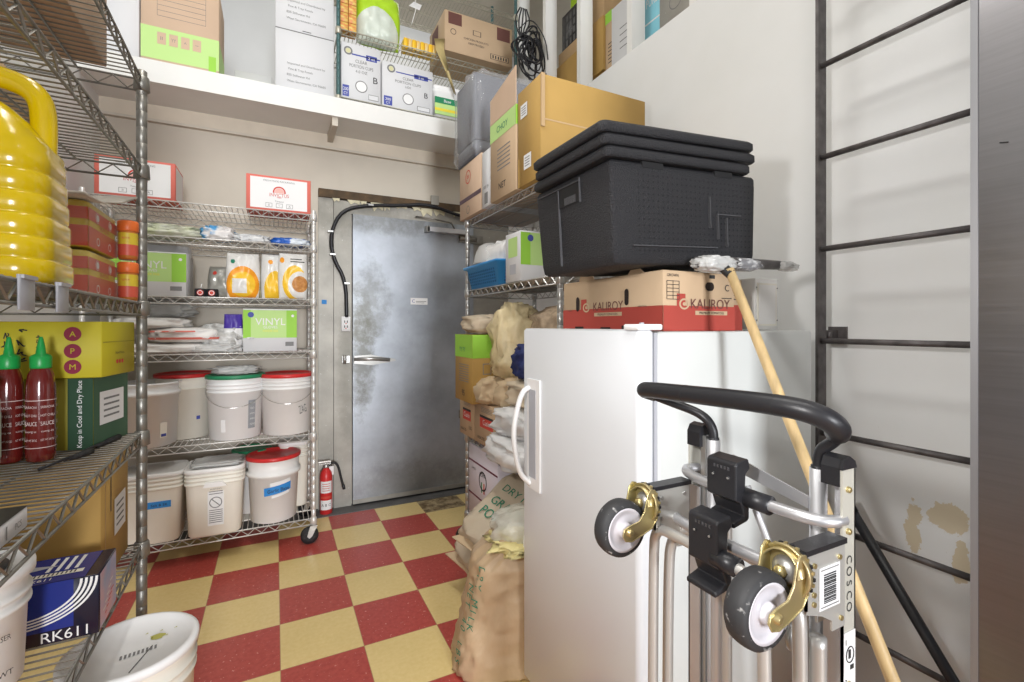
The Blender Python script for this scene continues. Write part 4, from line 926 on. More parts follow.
# bottom shelf
t = carton('white_carton', 'white carton with crest and dark stripes on middle unit bottom shelf', 'carton', 1.035, 1.40, 2.23, 2.64, M1 + .001, M1 + .42, mat('lilac_white_card', (.72, .68, .76), .55),
    [('r', 'L', 0, .76, 1, .785, mat('maroon_print', (.15, .02, .06), .6)), ('r', 'L', 0, .30, 1, .325, MATS['maroon_print']), ('r', 'L', .46, .42, .50, .56, dgreen_pl), ('r', 'L', .50, .42, .54, .56, paper), ('r', 'L', .54, .42, .58, .56, red_ink),
     ('o', 'L', .52, .58, .045, .055, ink), ('t', 'L', 'ROMA', .52, .66, .05, ink), ('t', 'L', 'NAPOLI', .2, .68, .03, ink), ('t', 'L', 'FLOUR', .55, .15, .04, ink)])
tan2 = mat('milk_powder_sack', (.58, .49, .37), .65, var=.08, scale=5, bump=.5, bscale=12)
def milk_sack(name, label, loc, w, d, h, seed, rz, rx, ry, lines, amp=.04):
    t = thing(name, label, 'sack', loc, rz, None, rx, ry)
    b = MB(); sack_mesh(b, w, d, h, tan2, seed, .35, .55, amp, n=48, k=20); b.obj('sack_body', t)
    b = MB(); b.prism([(-w / 2 - .035, -d / 2 + .005), (-w / 2 + .03, -d / 2 + .05), (-w / 2 + .03, d / 2 - .05), (-w / 2 - .035, d / 2 - .005), (-w / 2 - .02, 0)], h * .42, h * .42 + .007, kraft_paper, 'z'); b.obj('sewn_seam', t)
    b = MB(); 
    for (st, u, v, hh, wm, r_) in lines: b.text(st, (u, v, h * 1.03), (1, 0, 0), (0, 1, 0), hh, green_ink, wm, r_)
    b.obj('lettering', t); return t
milk_sack('milk_powder_sack', 'tan sack with green lettering hanging off bottom shelf, lower of two', (1.02, 2.10, .20), .42, .34, .12, 31, R(6), R(10), R(-24), (('POWDER', -.06, .02, .045, .22, -PI / 2), ('DRY MILK', -.0, .02, .03, .2, -PI / 2)))
milk_sack('milk_powder_sack', 'tan sack with green lettering lying on top of the lower tan sack', (1.02, 1.98, .345), .42, .36, .13, 37, R(12), R(16), R(-28), (('POWDER', -.08, .0, .05, .24, -PI / 2), ('GRADE A', -.01, .0, .045, .24, -PI / 2), ('DRY MILK', .07, 0, .04, .24, -PI / 2)))
# big standing paper sack beside the freezer
t = thing('paper_sack', 'tall brown paper sack with green lettering standing on floor against freezer', 'sack', (.80, 1.672, 0), R(-20))
b = MB(); n = 84; k = 60; vs = []; Hs = .50
for i in range(k + 1):
    z = i / k
    wx = .40 * (1 - .10 * z) * (1 - .35 * max(0, z - .82) / .18); wy = .30 * (1 - .12 * z) * (1 - .25 * max(0, z - .8) / .2)
    if i == 0: wx *= .86; wy *= .86
    sh = .085 * z ** 1.3
    for j in range(n):
        th = 2 * PI * j / n; c = math.copysign(abs(math.cos(th)) ** .62, math.cos(th)); s_ = math.copysign(abs(math.sin(th)) ** .62, math.sin(th))
        q = noise.noise(Vector((c * 1.6, s_ * 1.6, z * 3.2))) * .10 + noise.noise(Vector((c * 4 + 5, s_ * 4, z * 9 + c * 3))) * .045 - abs(noise.noise(Vector((c * 3, s_ * 3 + 9, z * 7 - c * 4)))) * .09 - abs(noise.noise(Vector((c * 5 + 3, s_ * 5, z * 14 + c * 7)))) * .05
        vs.append((c * wx / 2 * (1 + q) + sh, s_ * wy / 2 * (1 + q), z * Hs + (noise.noise(Vector((c * 2, s_ * 2, 7))) * .05 if i == k else 0)))
fs = [tuple(range(n - 1, -1, -1))]
for i in range(k):
    for j in range(n): q = (j + 1) % n; fs.append((i * n + j, i * n + q, (i + 1) * n + q, (i + 1) * n + j))
kraft2 = mat('creased_kraft_sack', (.50, .36, .22), .48, var=.12, scale=4, bump=1.0, bscale=7, stretch=(1, 1, .6))
b.add(vs, fs, kraft2, True); b.obj('sack_body', t)
b = MB(); sack_mesh(b, .27, .22, .13, mat('clear_liner', (.82, .80, .70), .15, alpha=.55, bump=.8, bscale=22), 41, .7, .7, .06, fq=3, pinch=.5); o = b.obj('plastic_liner', t); o.location = (.10, 0, .45)
b = MB(); sack_mesh(b, .24, .20, .05, mat('yellow_cloth', (.72, .62, .28), .7, bump=.5), 43, .7, .7, .15); o = b.obj('yellow_contents', t); o.location = (.075, -.045, .445)
b = MB(); b.tube(smooth_path([(.10, -.07, .575), (.06, -.12, .51), (.075, -.155, .43), (.065, -.16, .38), (.085, -.165, .33), (.07, -.165, .28)], 2), .0035, paper, 6); b.obj('closing_string', t)
b = MB()
def wrap_text(b, st, a0, z0, hh, m, tilt=PI / 2):
    # lettering runs down the sack's left front side
    for q, ch in enumerate(st):
        z = z0 - q * hh * .85; th = R(a0); zz = z / Hs
        wx = .40 * (1 - .10 * zz); wy = .30 * (1 - .12 * zz); c = math.copysign(abs(math.cos(th)) ** .62, math.cos(th)); s_ = math.copysign(abs(math.sin(th)) ** .62, math.sin(th))
        if ch != ' ': b.text(ch, (c * wx / 2 * 1.045 + .085 * zz ** 1.3, s_ * wy / 2 * 1.045, z), (math.sin(R(a0)) * -1, math.cos(R(a0)), 0), (0, 0, 1), hh * .9, m, None, -PI / 2)
wrap_text(b, 'DRY MILK', 226, .40, .034, green_ink); wrap_text(b, 'NET 40 LBS', 211, .33, .034, green_ink); b.obj('lettering', t)

# ------------------------------------------------------------------ white upright freezer
t = thing('upright_freezer', 'white upright freezer with curved door handle facing the aisle', 'freezer', (.79, .886, 0))
b = MB(); 
def bx3(b, x0, x1, y0, y1, z0, z1, r, m, e=.006): return rbox(b, x1 - x0, y1 - y0, z0, z1, r, m, e, (x0 + x1) / 2, (y0 + y1) / 2)
bx3(b, .062, .688, .0, .60, .05, 1.283, .006, fridge_s); b.box((.08, .02, 0), (.67, .58, .05), black_pl); b.obj('cabinet', t)
b = MB(); bx3(b, 0, .052, .0, .605, .055, 1.289, .016, fridge_w, .008); b.obj('door', t); dr = t.children[-1]
b = MB(); b.box((.052, .004, .06), (.062, .598, 1.28), grey_pl); b.obj('door_gasket', t)
b = MB(); b.box((-.006, .475, .74), (.002, .560, 1.115), white_pl); b.box((-.0075, .500, .78), (-.0058, .545, 1.08), grey_pl); b.tube(smooth_path([(-.004, .548, 1.085), (-.030, .556, 1.07), (-.055, .562, .97), (-.058, .562, .90), (-.04, .556, .79), (-.004, .545, .755)], 3), .013, white_pl, 12, flat=.7); b.obj('door_handle', dr)
b = MB(); bx3(b, -.005, .075, -.003, .055, 1.287, 1.302, .006, white_pl, .003); b.tube([(.03, .025, 1.30), (.03, .025, 1.306)], .006, grey_pl); b.obj('top_hinge_cover', t)
FT = 1.289
# produce box on the freezer
w, d, h = .275, .48, .162
def hexa(b, pts, m): return b.add(pts, [tuple(range(len(pts)))], m)
t = thing('produce_box', 'red and brown printed produce box on top of the freezer', 'box', (.912 + w / 2, .932 + d / 2, 1.284))
b = MB(); rbox(b, w, d, 0, h, .003, card_l, .002, n=1)
for f, us, nm in (('L', (.30, .68), .5), ('F', (.5, ), .5)):
    decal(b, w, d, h, f, 0, 0, 1, .42, red_card, .001)
    if f == 'L': hx = 'KALIROY'
    u0 = .48 if f == 'L' else .60
    dtext(b, w, d, h, f, 'KALIROY', u0 + .04, .46, .17, mat('dark_brown_print', (.13, .05, .04), .7), .30 if f == 'L' else .56, off=.002)
    o, U, V, N, lu, lv = frame(w, d, h, f)
    ul = .27 if f == 'L' else .25
    s_ = .026; cc = o + U * (ul * lu) + V * (.46 * lv)
    b.add([cc - U * s_ * .8 - V * s_ + N * .0014, cc + U * s_ * .4 - V * s_ + N * .0014, cc + U * s_ * .4 + V * s_ + N * .0014, cc - U * s_ * .8 + V * s_ + N * .0014], [(0, 1, 2, 3)], red_card)
    dring(b, w, d, h, f, ul + .02, .45, .013, .019, card_l, off=.002, sq=.8); dring(b, w, d, h, f, ul + .02, .45, .0, .006, card_l, off=.002, sq=.8)
    decal(b, w, d, h, f, u0 - .10 if f == 'L' else .42, .27, u0 + .18 if f == 'L' else .88, .34, card_l, .002); dtext(b, w, d, h, f, 'PREMIUM TOMATOES', (u0 + .04) if f == 'L' else .65, .305, .045, ink, .26 if f == 'L' else .42, off=.003)
hole_m = mat('carton_opening_dark', (.02, .012, .01), .9)
def stadium(b, w, d, h, f, u, v, a, c, m, off=.003):
    o, U, V, N, lu, lv = frame(w, d, h, f); cc = o + U * (u * lu) + V * (v * lv) + N * off; pts = []
    for k in range(24):
        th = 2 * PI * k / 24; x = math.cos(th) * min(a, c); y = math.sin(th) * min(a, c)
        x += math.copysign(max(0, a - c), math.cos(th)); y += math.copysign(max(0, c - a), math.sin(th)); pts.append(cc + U * x + V * y)
    b.add(pts, [tuple(range(24))], m)
stadium(b, w, d, h, 'L', .19, .53, .009, .024, hole_m); stadium(b, w, d, h, 'L', .705, .60, .009, .024, hole_m)
stadium(b, w, d, h, 'F', .62, .76, .017, .012, hole_m)
decal(b, w, d, h, 'L', .66, 0, .76, .09, hole_m, .003); decal(b, w, d, h, 'L', .16, 0, .26, .07, hole_m, .003); decal(b, w, d, h, 'L', .45, .02, .55, .06, hole_m, .003)
for k in range(6): decal(b, w, d, h, 'F', .04, .52 + k * .06, .20, .53 + k * .06, ink, .0016)
for u_ in (.04, .12, .2): decal(b, w, d, h, 'F', u_, .52, u_ + .006, .83, ink, .0016)
dtext(b, w, d, h, 'F', 'GROWN', .12, .92, .05, ink, .15); dtext(b, w, d, h, 'F', 'C', .88, .75, .12, ink); decal(b, w, d, h, 'F', .80, .56, .95, .575, ink, .0016); decal(b, w, d, h, 'F', .62, .9, .70, .96, ink, .0016)
dtext(b, w, d, h, 'L', 'TOMATE', .09, .40, .03, ink, .07); dtext(b, w, d, h, 'L', 'KEEP COOL', .84, .42, .03, ink, .1)
b.obj('carton_body', t)
b = MB()
for (y0, y1, hh) in ((.06, .145, .030), (-.17, -.10, .012)): b = MB(); b.prism([(y0, h - .002), (y1, h - .002), (y1 - .012, h + hh), (y0 + .02, h + hh)], -w / 2, -w / 2 + .003, card_l, 'x'); b.obj('corner_tab', t)
w2 = .055
t2 = carton('produce_box', 'narrow brown and red box end tucked right of the produce box', 'box', 1.19, 1.243, .95, 1.30, 1.284, 1.284 + .150, card_l, [('r', 'F', 0, 0, 1, .5, red_card), ('r', 'F', .2, .6, .8, .62, ink), ('r', 'F', .2, .68, .8, .70, ink), ('r', 'F', .2, .76, .8, .78, ink)])
# black insulated box + three lids
t = thing('insulated_box', 'large black foam food box with dotted side sitting on the produce box', 'insulated box', (.738, .915, 1.449), 0, None, 0, R(-3.0))
w, d, h = .53, .365, .255
b = MB()
def sh(rings, s=0): return rings
cx, cy = w / 2, d / 2
b.loft([rrect(w - .04, d - .03, .010, -.0, cx + .0, cy), rrect(w - .018, d - .018, .012, .007, cx, cy), rrect(w - .012, d - .012, .012, .03, cx, cy), rrect(w, d, .011, .032 + .19, cx, cy), rrect(w, d, .011, h - .008, cx, cy), rrect(w - .01, d - .01, .008, h, cx, cy)], eps); b.obj('box_body', t)
b = MB()
dot = mat('foam_dimple', (.012, .012, .014), .9)
for i in range(26):
    for j in range(13):
        u = .085 + i * .0165; v = .035 + j * .0158
        if abs(u - .33) < .03 and v > .10 and v < .19: continue
        y = .0058 - .006 * min(1, v / .222) * 1.0 - .0012
        vs = [(u + .0027 * math.cos(k * PI / 3), y, v + .0027 * math.sin(k * PI / 3)) for k in range(6)]; b.add(vs, [tuple(range(6))], dot)
tag(b.obj('dimple_pattern', t), kind='stuff')
b = MB()
rg = mat('foam_ridge', (.055, .055, .06), .55, bump=.5, bscale=260)
for (x0, z0, x1, z1) in ((.335, .10, .335, .185), (.365, .07, .365, .14), (.40, .05, .40, .13)): b.box((x0 - .0015, -.004, z0), (x1 + .0015, .004, z1), rg)
b.box((.365, -.003, .137), (.46, .004, .140), rg); b.box((.06, -.003, .045), (.36, .005, .048), rg)
b.obj('moulded_ridge', t)
b = MB(); b.box((-.0012, .132, .183), (.005, .232, .236), mat('recess_black', (.008, .008, .009), .7)); b.box((-.0022, .150, .186), (.004, .205, .206), rg)
b.box((-.004, .128, .180), (.003, .131, .245), rg); b.box((-.004, .233, .02), (.003, .235, .240), rg); b.box((-.004, .131, .236), (.003, .340, .239), rg); b.obj('grip_recess', t)
b = MB(); 
for (x0, x1) in ((.10, .17), (.36, .43)): b = MB(); b.box((x0, -.0012, h - .012), (x1, .008, h + .003), MATS['recess_black']); b.obj('rim_notch', t)
for k, (dx, dy, lab) in enumerate(((0, 0, 'black foam lid, lowest of the three stacked on the black box'), (.012, .012, 'black foam lid, middle of the three stacked on the black box'), (.004, .004, 'black foam lid, topmost of the three stacked on the black box'))):
    t = thing('foam_lid', lab, 'lid', (.707 - .007 * k, .905, 1.7065 + k * .029), 0, 'stacked black foam lids', 0, R(-3.2 - .4 * k))
    b = MB(); W_, D_ = (.552, .345) if k else (.522, .365)
    b.loft([rrect(W_ - .010, D_ - .010, .014, 0, W_ / 2, D_ / 2), rrect(W_, D_, .018, .004, W_ / 2, D_ / 2), rrect(W_, D_, .018, .020, W_ / 2, D_ / 2), rrect(W_ - .018, D_ - .018, .014, .0285, W_ / 2, D_ / 2)], eps); b.obj('lid_body', t)
# small grey-white box at the back of the freezer top
t = thing('junction_box', 'small pale grey metal box standing on the freezer top by wall', 'metal box', (1.415, 1.06, 1.286))
b = MB(); bx3(b, -.045, .068, -.06, .06, 0, .165, .003, white_pl2, .002); b.obj('box_body', t)
b = MB(); b.box((-.036, -.0625, .012), (.058, -.060, .150), cream_pl); b.box((-.030, -.0635, .018), (.052, -.0622, .144), white_pl2)
for x in (-.040, .062):
    for z in (.03, .135): b.lathe([(.002, -.0630), (.002, -.0612)], grey_ink, 8, (x, 0, z), 'y')
b.obj('cover_plate', t)
# squeegee with wooden pole
pole_a = Vector((1.063, .850, 1.445)); pole_b = Vector((1.045, .20, .0)); 
film_g = mat('wrinkled_grey_film', (.25, .25, .26), .15, alpha=.8, bump=.9, bscale=40, col2=(.75, .75, .75), scale=35, thr=(.45, .65))
t = thing('squeegee', 'floor squeegee upside down with wooden pole leaning on the freezer', 'squeegee', pole_b)
dv = pole_a - pole_b
b = MB(); b.tube([(0, 0, 0), dv * .5, dv], [.0125, .0125, .0118], wood, 14); b.obj('wooden_pole', t)
b = MB(); e = dv + Vector((-.075, .045, .018)); f_ = dv + Vector((.375, .075, .040)); b.tube([e, dv + Vector((.05, .03, .024)), f_], [.012, .012, .009], steel_dark, 8, flat=1.4); b.tube([dv * .99, dv + Vector((.0, .035, .02))], .014, black_rub); b.obj('squeegee_blade', t)
b = MB(); b.xf = Matrix.Translation(dv + Vector((-.015, .035, -.004))); sack_mesh(b, .13, .07, .044, film_w, 51, .8, .8, .08, fq=4); b.xf = Matrix.Translation(dv + Vector((.10, .045, .006))); sack_mesh(b, .15, .05, .036, film_g, 55, .8, .8, .08, fq=4); b.xf = Matrix.Translation(dv + Vector((.33, .06, .018))); sack_mesh(b, .08, .035, .03, film_w, 53, .8, .8, .10, fq=4); b.obj('plastic_wrap', t)
t = thing('black_pole', 'black metal pole leaning in the corner behind the ladder foot', 'pole', (1.592, .345, 0))
b = MB(); b.tube([(0, 0, .0), (0, .50, .744)], .0145, black_pl, 12); b.obj('pole_tube', t)
b = MB(); b.tube([(0, .485, .722), (0, .51, .759)], .0165, black_rub, 12); b.obj('end_cap', t)
# ------------------------------------------------------------------ ladder on the right wall
t = thing('wall_ladder', 'dark steel ladder fixed upright to the white right wall', 'ladder', (1.63, .55, 0))
for y in (0, .40):
    b = MB(); b.box((-.010, y - .0, .02), (.034, y + .010, 3.55), steel_dark); b.obj('side_rail', t)
for k in range(11):
    z = .325 + k * .3075
    b = MB(); b.tube([(.010, .0, z), (.010, .412, z)], .0095, steel_dark, 10); b.obj('rung', t)
for y in (.0, .408):
    for z in (1.265, 2.70, .12):
        b = MB(); b.box((.034, y - .002, z - .018), (.12, y + .006, z + .018), steel_dark); b.box((.112, y - .03, z - .03), (.12, y + .03, z + .03), steel_dark); b.tube([(.060, y - .004, z + .012), (.060, y - .004, z - .012)], .008, steel_dark); b.obj('wall_bracket', t)
# ------------------------------------------------------------------ stainless cabinet at the right
steel_trim = mat('dull_steel_trim', (.36, .36, .38), .4, .8)
t = thing('steel_cabinet', 'tall stainless steel cabinet filling the right edge of the photo', 'cabinet', (1.325, -.25, 0))
b = MB(); rbox(b, .35, 1.30, .1, 2.6, .006, M_steel, .003); b.box((-.16, -.63, 0), (.16, .63, .1), black_pl); b.obj('cabinet_body', t)
b = MB(); b.box((-.1765, .640, .1), (-.1745, .6505, 2.6), steel_trim); b.obj('corner_trim', t)
b = MB()
for (y, z, l, a) in ((.60, 1.62, .012, .4), (.57, 1.60, .02, 1.2), (.555, 1.635, .008, .3), (.575, 1.585, .006, .9)): b.tube([(-.1758, y, z), (-.1758, y + l * math.cos(a), z + l * math.sin(a) * .6)], .0012, ink, 4)
b.obj('scratch_marks', t)

# ------------------------------------------------------------------ folding hand truck
HX = .0
t = thing('hand_truck', 'folded silver hand truck with black foam handle and swivel wheels in front of freezer', 'hand truck', (.72, .50, 0))
T0 = Vector((.72, .50, 0))
def q(*p): return Vector(p) - T0
def trans(b): b.xf = Matrix.Translation(-T0); return b
rivet = mat('brass_rivet', (.55, .45, .22), .3, .8)
cream_m = mat('cream_painted_metal', (.62, .61, .54), .4, .3)
# side channels
for (yo, yi, sgn) in ((.378, .404, 1), (.650, .624, -1)):
    b = trans(MB())
    lo, hi = min(yo, yi), max(yo, yi)
    b.box((.700, lo if sgn > 0 else hi - .003, .10), (.731, lo + .003 if sgn > 0 else hi, 1.100), cream_m)
    b.box((.700, lo, .10), (.703, hi, 1.0), alu); b.box((.728, lo, .10), (.731, hi, 1.1), alu)
    ch = b.obj('side_channel', t)
    c = trans(MB()); pr_ = [(.698, 1.074), (.733, 1.074), (.733, 1.100), (.729, 1.108), (.716, 1.116), (.704, 1.112), (.698, 1.100)]
    if sgn > 0:
        c.prism(pr_, lo + .003, hi + .002, black_pl)
        c.prism([(x, max(z, 1.098)) for x, z in pr_], lo - .001, lo + .004, black_pl)
    else: c.prism(pr_, lo - .002, hi + .001, black_pl)
    c.obj('channel_end_cap', ch)
    if sgn > 0:
        c = trans(MB())
        for z in (1.070, 1.012, .80, .6): c.lathe([(.0045, lo - .0035), (.0045, lo + .001)], rivet, 12, (.712, 0, z), 'y'); c.lathe([(.0028, lo - .0048), (.0045, lo - .0035)], rivet, 12, (.712, 0, z), 'y')
        c.obj('rivet', ch)
        c = trans(MB()); zz = .972
        for k, chh in enumerate('COSCO'): c.text(chh, (.7155, lo - .0006, zz - k * .0165), (0, 0, -1), (1, 0, 0), .013, ink)
        c.obj('lettering', ch)
        c = trans(MB()); c.box((.702, lo - .001, .70), (.729, lo - .0002, .872), paper)
        for k in range(3):
            z = .855 - k * .055
            c.tube([(.7155 + .009 * math.cos(a * PI / 8), lo - .0014, z - .015 + .011 * math.sin(a * PI / 8)) for a in range(16)], .0008, ink, 4, closed=True)
            c.box((.712, lo - .0018, z - .02), (.717, lo - .001, z - .008), ink); c.text(str(k + 1), (.706, lo - .0016, z + .004), (1, 0, 0), (0, 0, 1), .008, ink); c.box((.716, lo - .0018, z - .036), (.724, lo - .001, z - .030), ink)
        c.obj('instruction_label', ch)
# upright tubes beside the channels
for (y, x, r, zt, z0, m_) in ((.420, .716, .0115, 1.088, .05, alu), (.606, .716, .0115, 1.090, .05, alu)):
    b = trans(MB()); b.tube([(x, y, z0), (x, y, zt)], r, m_, 16); b.tube([(x, y, zt - .002), (x, y, zt + .004)], r * .85, black_pl, 12); b.obj('upright_tube', t)
b = trans(MB()); b.box((.706, .616, .10), (.712, .626, 1.095), chrome); b.box((.716, .618, .10), (.722, .624, 1.095), alu); b.obj('guide_strip', t)
# handle
b = trans(MB()); gp = smooth_path([(.688, .722, 1.160), (.668, .738, 1.167), (.658, .715, 1.172), (.656, .62, 1.176), (.654, .53, 1.180), (.656, .45, 1.182), (.662, .408, 1.180), (.676, .384, 1.170), (.694, .380, 1.156), (.706, .388, 1.147)], 3)
b.tube(gp, [.0158] * len(gp), black_pl, 20); b.obj('foam_grip', t)
for y in (.615, .445):
    b = trans(MB())
    n_ = len(gp); i0 = min(range(n_), key=lambda i: abs(gp[i].y - y))
    b.tube([gp[i0], gp[i0] + Vector((.0, .0008, 0))], .0161, black_rub, 20)
    b.obj('grip_seam', t)
b = trans(MB()); b.tube(smooth_path([(.672, .722, 1.160), (.690, .680, 1.148), (.706, .622, 1.135), (.716, .606, 1.11), (.716, .606, 1.08)], 3), .0085, black_pl, 12); b.obj('handle_tube', t)
b = trans(MB()); b.tube(smooth_path([(.702, .386, 1.150), (.710, .390, 1.140), (.716, .402, 1.128), (.716, .418, 1.115), (.716, .420, 1.08)], 3), .0085, black_pl, 12); b.obj('handle_tube', t)
# bowed cross tubes
def cross(name, pts, r, m_): b = trans(MB()); b.tube(smooth_path(pts, 3), r, m_, 14); return b.obj(name, t)
cross('cross_tube', [(.715, .640, 1.030), (.690, .648, 1.030), (.672, .625, 1.028), (.668, .56, 1.026), (.668, .47, 1.026), (.672, .405, 1.026), (.690, .385, 1.026), (.712, .384, 1.026)], .0088, alu)
b = trans(MB()); b.prism([(.430, 1.026), (.56, 1.050), (.56, 1.075), (.430, 1.044)], .708, .711, alu, 'x'); b.obj('brace_plate', t)
cross('cross_tube', [(.66, .632, .962), (.640, .632, .960), (.632, .60, .955), (.632, .50, .955), (.634, .42, .958), (.66, .405, .960)], .0088, alu)
cross('leg_frame', [(.602, .640, .03), (.602, .640, .90), (.600, .628, .943), (.600, .585, .946), (.600, .47, .946), (.602, .435, .94), (.604, .425, .90), (.604, .425, .03)], .0088, alu_warm)
cross('leg_frame', [(.645, .648, .05), (.645, .648, .85), (.650, .640, .92), (.66, .60, .94), (.66, .47, .94), (.652, .41, .92), (.650, .405, .85), (.650, .405, .05)], .0095, alu_warm)
cross('upright_tube', [(.690, .556, .06), (.690, .556, .99)], .008, alu_warm)
cross('upright_tube', [(.668, .392, .06), (.668, .392, .87)], .0105, alu_warm)
cross('upright_tube', [(.700, .585, .06), (.700, .585, .90)], .0105, alu)
cross('diagonal_strut', [(.705, .53, 1.03), (.705, .48, .93), (.705, .44, .80)], .006, alu)
b = trans(MB()); b.tube([(.700, .44, .83 + 0), (.700, .446, .83)], .022, chrome, 24); b.tube([(.699, .437, .83), (.699, .4405, .83)], .013, black_pl, 16); b.obj('latch_disc', t)
# caster mounting brackets: box brackets whose outer plate faces sideways
for nm, (ya, yb) in enumerate(((.358, .380), (.618, .640))):
    b = trans(MB()); y = ya
    poly = [(.586, 1.016), (.668, 1.016), (.668, .905), (.640, .905), (.640, .918), (.618, .930), (.586, .940)]
    b.prism(poly, ya, ya + .003, alu_f); b.prism(poly, yb - .003, yb, alu_f); b.box((.586, ya, .944), (.589, yb, 1.016), alu_f)
    pl = b.obj('mounting_bracket', t)
    b = trans(MB()); b.box((.584, ya - .001, 1.012), (.672, yb + .001, 1.019), black_pl); b.obj('top_channel', pl)
    b = trans(MB())
    for (x, z) in ((.601, .998), (.655, .998), (.600, .962), (.600, .950), (.658, .918)): b.lathe([(.0034, ya - .0025), (.0034, ya + .001)], rivet if nm == 0 else chrome, 12, (x, 0, z), 'y')
    b.obj('rivet', pl)
    if nm == 0:
        b = trans(MB()); b.box((.611, y - .0012, .938), (.655, y - .0003, .992), paper)
        rr = random.Random(3)
        b.box((.614, y - .0016, .941), (.652, y - .0012, .9422), grey_ink); b.box((.614, y - .0016, .988), (.652, y - .0012, .9892), grey_ink)
        z = .946
        while z < .984: hgt = rr.uniform(.0006, .0018); b.box((.620, y - .0018, z), (.646, y - .0012, z + hgt), ink); z += hgt + rr.uniform(.0006, .0016)
        b.obj('barcode_label', pl)
# swivel casters, folded up: pivot axis points at the aisle, wheel axis along the truck's width
def caster(cy, name='swivel_caster'):
    wc = Vector((.523, cy, .956)); pv = Vector((.580, cy, .990))
    b = trans(MB()); b.lathe([(.008, -.003), (.028, -.003), (.032, -.008), (.033, -.006), (.031, .002), (.012, .004)], gold, 32, tuple(pv), 'x')
    o = b.obj(name, t)
    bb = trans(MB())
    for k in range(26):
        a = 2 * PI * k / 26; c = pv + Vector((.0025, .0305 * math.cos(a), .0305 * math.sin(a)))
        bb.box((c.x - .0018, c.y - .0020, c.z - .0020), (c.x + .0018, c.y + .0020, c.z + .0020), black_pl if k % 2 else gold)
    bb.lathe([(.010, .0042), (.029, .0042), (.029, .006), (.010, .006)], black_pl, 24, tuple(pv), 'x'); bb.obj('ball_race', o)
    bb = trans(MB()); bb.lathe([(.003, -.014), (.012, -.012), (.017, -.006), (.018, -.002)], chrome, 24, tuple(pv), 'x'); bb.lathe([(.002, -.021), (.008, -.019), (.009, -.010)], rivet, 6, tuple(pv), 'x'); bb.obj('pivot_nut', o)
    f = trans(MB())
    poly = [(.584, 1.006), (.578, 1.017), (.570, 1.019), (.563, 1.012), (.560, 1.000), (.556, .984), (.545, .970), (.524, .966), (.513, .962), (.510, .952), (.515, .943), (.528, .940), (.550, .946), (.572, .954), (.584, .968)]
    for sg in (-1, 1):
        y = wc.y + sg * .0235; f.prism(poly, min(y, y - .0022 * sg), max(y, y - .0022 * sg), gold)
    for sg in (-1, 1):
        y = wc.y + sg * .0235; f.tube([(x, y, z) for x, z in poly], .0013, gold, 6, closed=True)
    vs = []; fs = []; n_ = 16     # domed crown between the two cheeks
    for k in range(n_ + 1):
        an = PI * k / n_; yy = .0245 * math.cos(an); zz = .990 + .026 * math.sin(an) + .0
        for x in (.560 + .006 * math.sin(an), .582): vs += [(x, cy + yy, zz), (x, cy + yy * 1.06, zz + .0018)]
    for k in range(n_): a, c = 4 * k, 4 * k + 4; fs += [(a, c, c + 2, a + 2), (a + 1, a + 3, c + 3, c + 1), (a, a + 1, c + 1, c), (a + 2, c + 2, c + 3, a + 3)]
    f.add(vs, fs, gold, True); f.obj('caster_fork', o)
    w_ = trans(MB()); w_.lathe([(.036, -.0150), (.0425, -.0148), (.0458, -.011), (.0470, -.004), (.0470, .004), (.0458, .011), (.0425, .0148), (.036, .0150)], mat('scuffed_tyre', (.028, .028, .030), .6, col2=(.40, .39, .38), scale=90, thr=(.62, .74)), 48, tuple(wc), 'y', capb=False, capt=False); w_.obj('tyre', o)
    w_ = trans(MB()); w_.lathe([(.004, -.0195), (.010, -.0195), (.012, -.017), (.0135, -.010), (.028, -.009), (.031, -.0135), (.0365, -.0152), (.0365, .0152), (.031, .0135), (.028, .009), (.0135, .010), (.010, .0195), (.004, .0195)], mat('lilac_grey_hub', (.60, .58, .62), .4), 40, tuple(wc), 'y'); w_.obj('wheel_hub', o)
    w_ = trans(MB()); w_.lathe([(.004, -.030), (.0065, -.029), (.0065, -.0235)], rivet, 6, tuple(wc), 'y'); w_.lathe([(.004, -.025), (.004, .025)], chrome, 10, tuple(wc), 'y'); w_.obj('axle_bolt', o)
    return o
caster(.378); caster(.634)
# black clip brackets
def clip(yc, zt, zb, x, wdt, ytilt, depth=.030):
    b = trans(MB())
    y0, y1 = yc - wdt / 2, yc + wdt / 2
    # profile in x-z: front face toward the aisle, flared top, hook at the foot
    prof = [(x, zt - .004), (x + .004, zt), (x + .030, zt + .004), (x + .034, zt - .012), (x + .024, zt - .020), (x + .022, zb + .018), (x + .032, zb + .006), (x + .032, zb - .020), (x + .027, zb - .024), (x - .004, zb - .030), (x - .004, zb - .022), (x + .020, zb - .014), (x + .012, zb + .006), (x, zb + .012)]
    b.prism(prof, y0, y1, black_pl); o = b.obj('clip_bracket', t); bv = o.modifiers.new('bevel', 'BEVEL'); bv.width = .0025; bv.segments = 3
    c = trans(MB())
    for dy in (-.014, .014): c.lathe([(.0035, -.0015), (.0035, .001)], black_rub, 12, (x, yc + dy, zt - .026), 'x'); c.lathe([(.0018, -.0022), (.0018, .0)], chrome, 8, (x, yc + dy, zt - .026), 'x')
    for k in range(5): c.box((x - .0008, yc - .016 + k * .0065, zt - .014), (x, yc - .0125 + k * .0065, zt - .009), MATS['foam_ridge'])
    c.obj('bracket_screws', o)
clip(.528, 1.083, 1.012, .640, .056, 0); clip(.519, 1.005, .922, .588, .056, 0)
for a_, c_ in (((.668, .462, 1.026), (.668, .512, 1.026)), ((.600, .465, .946), (.600, .505, .946))): b = trans(MB()); b.tube([a_, c_], .0145, black_pl, 18); b.obj('tube_clamp', t)
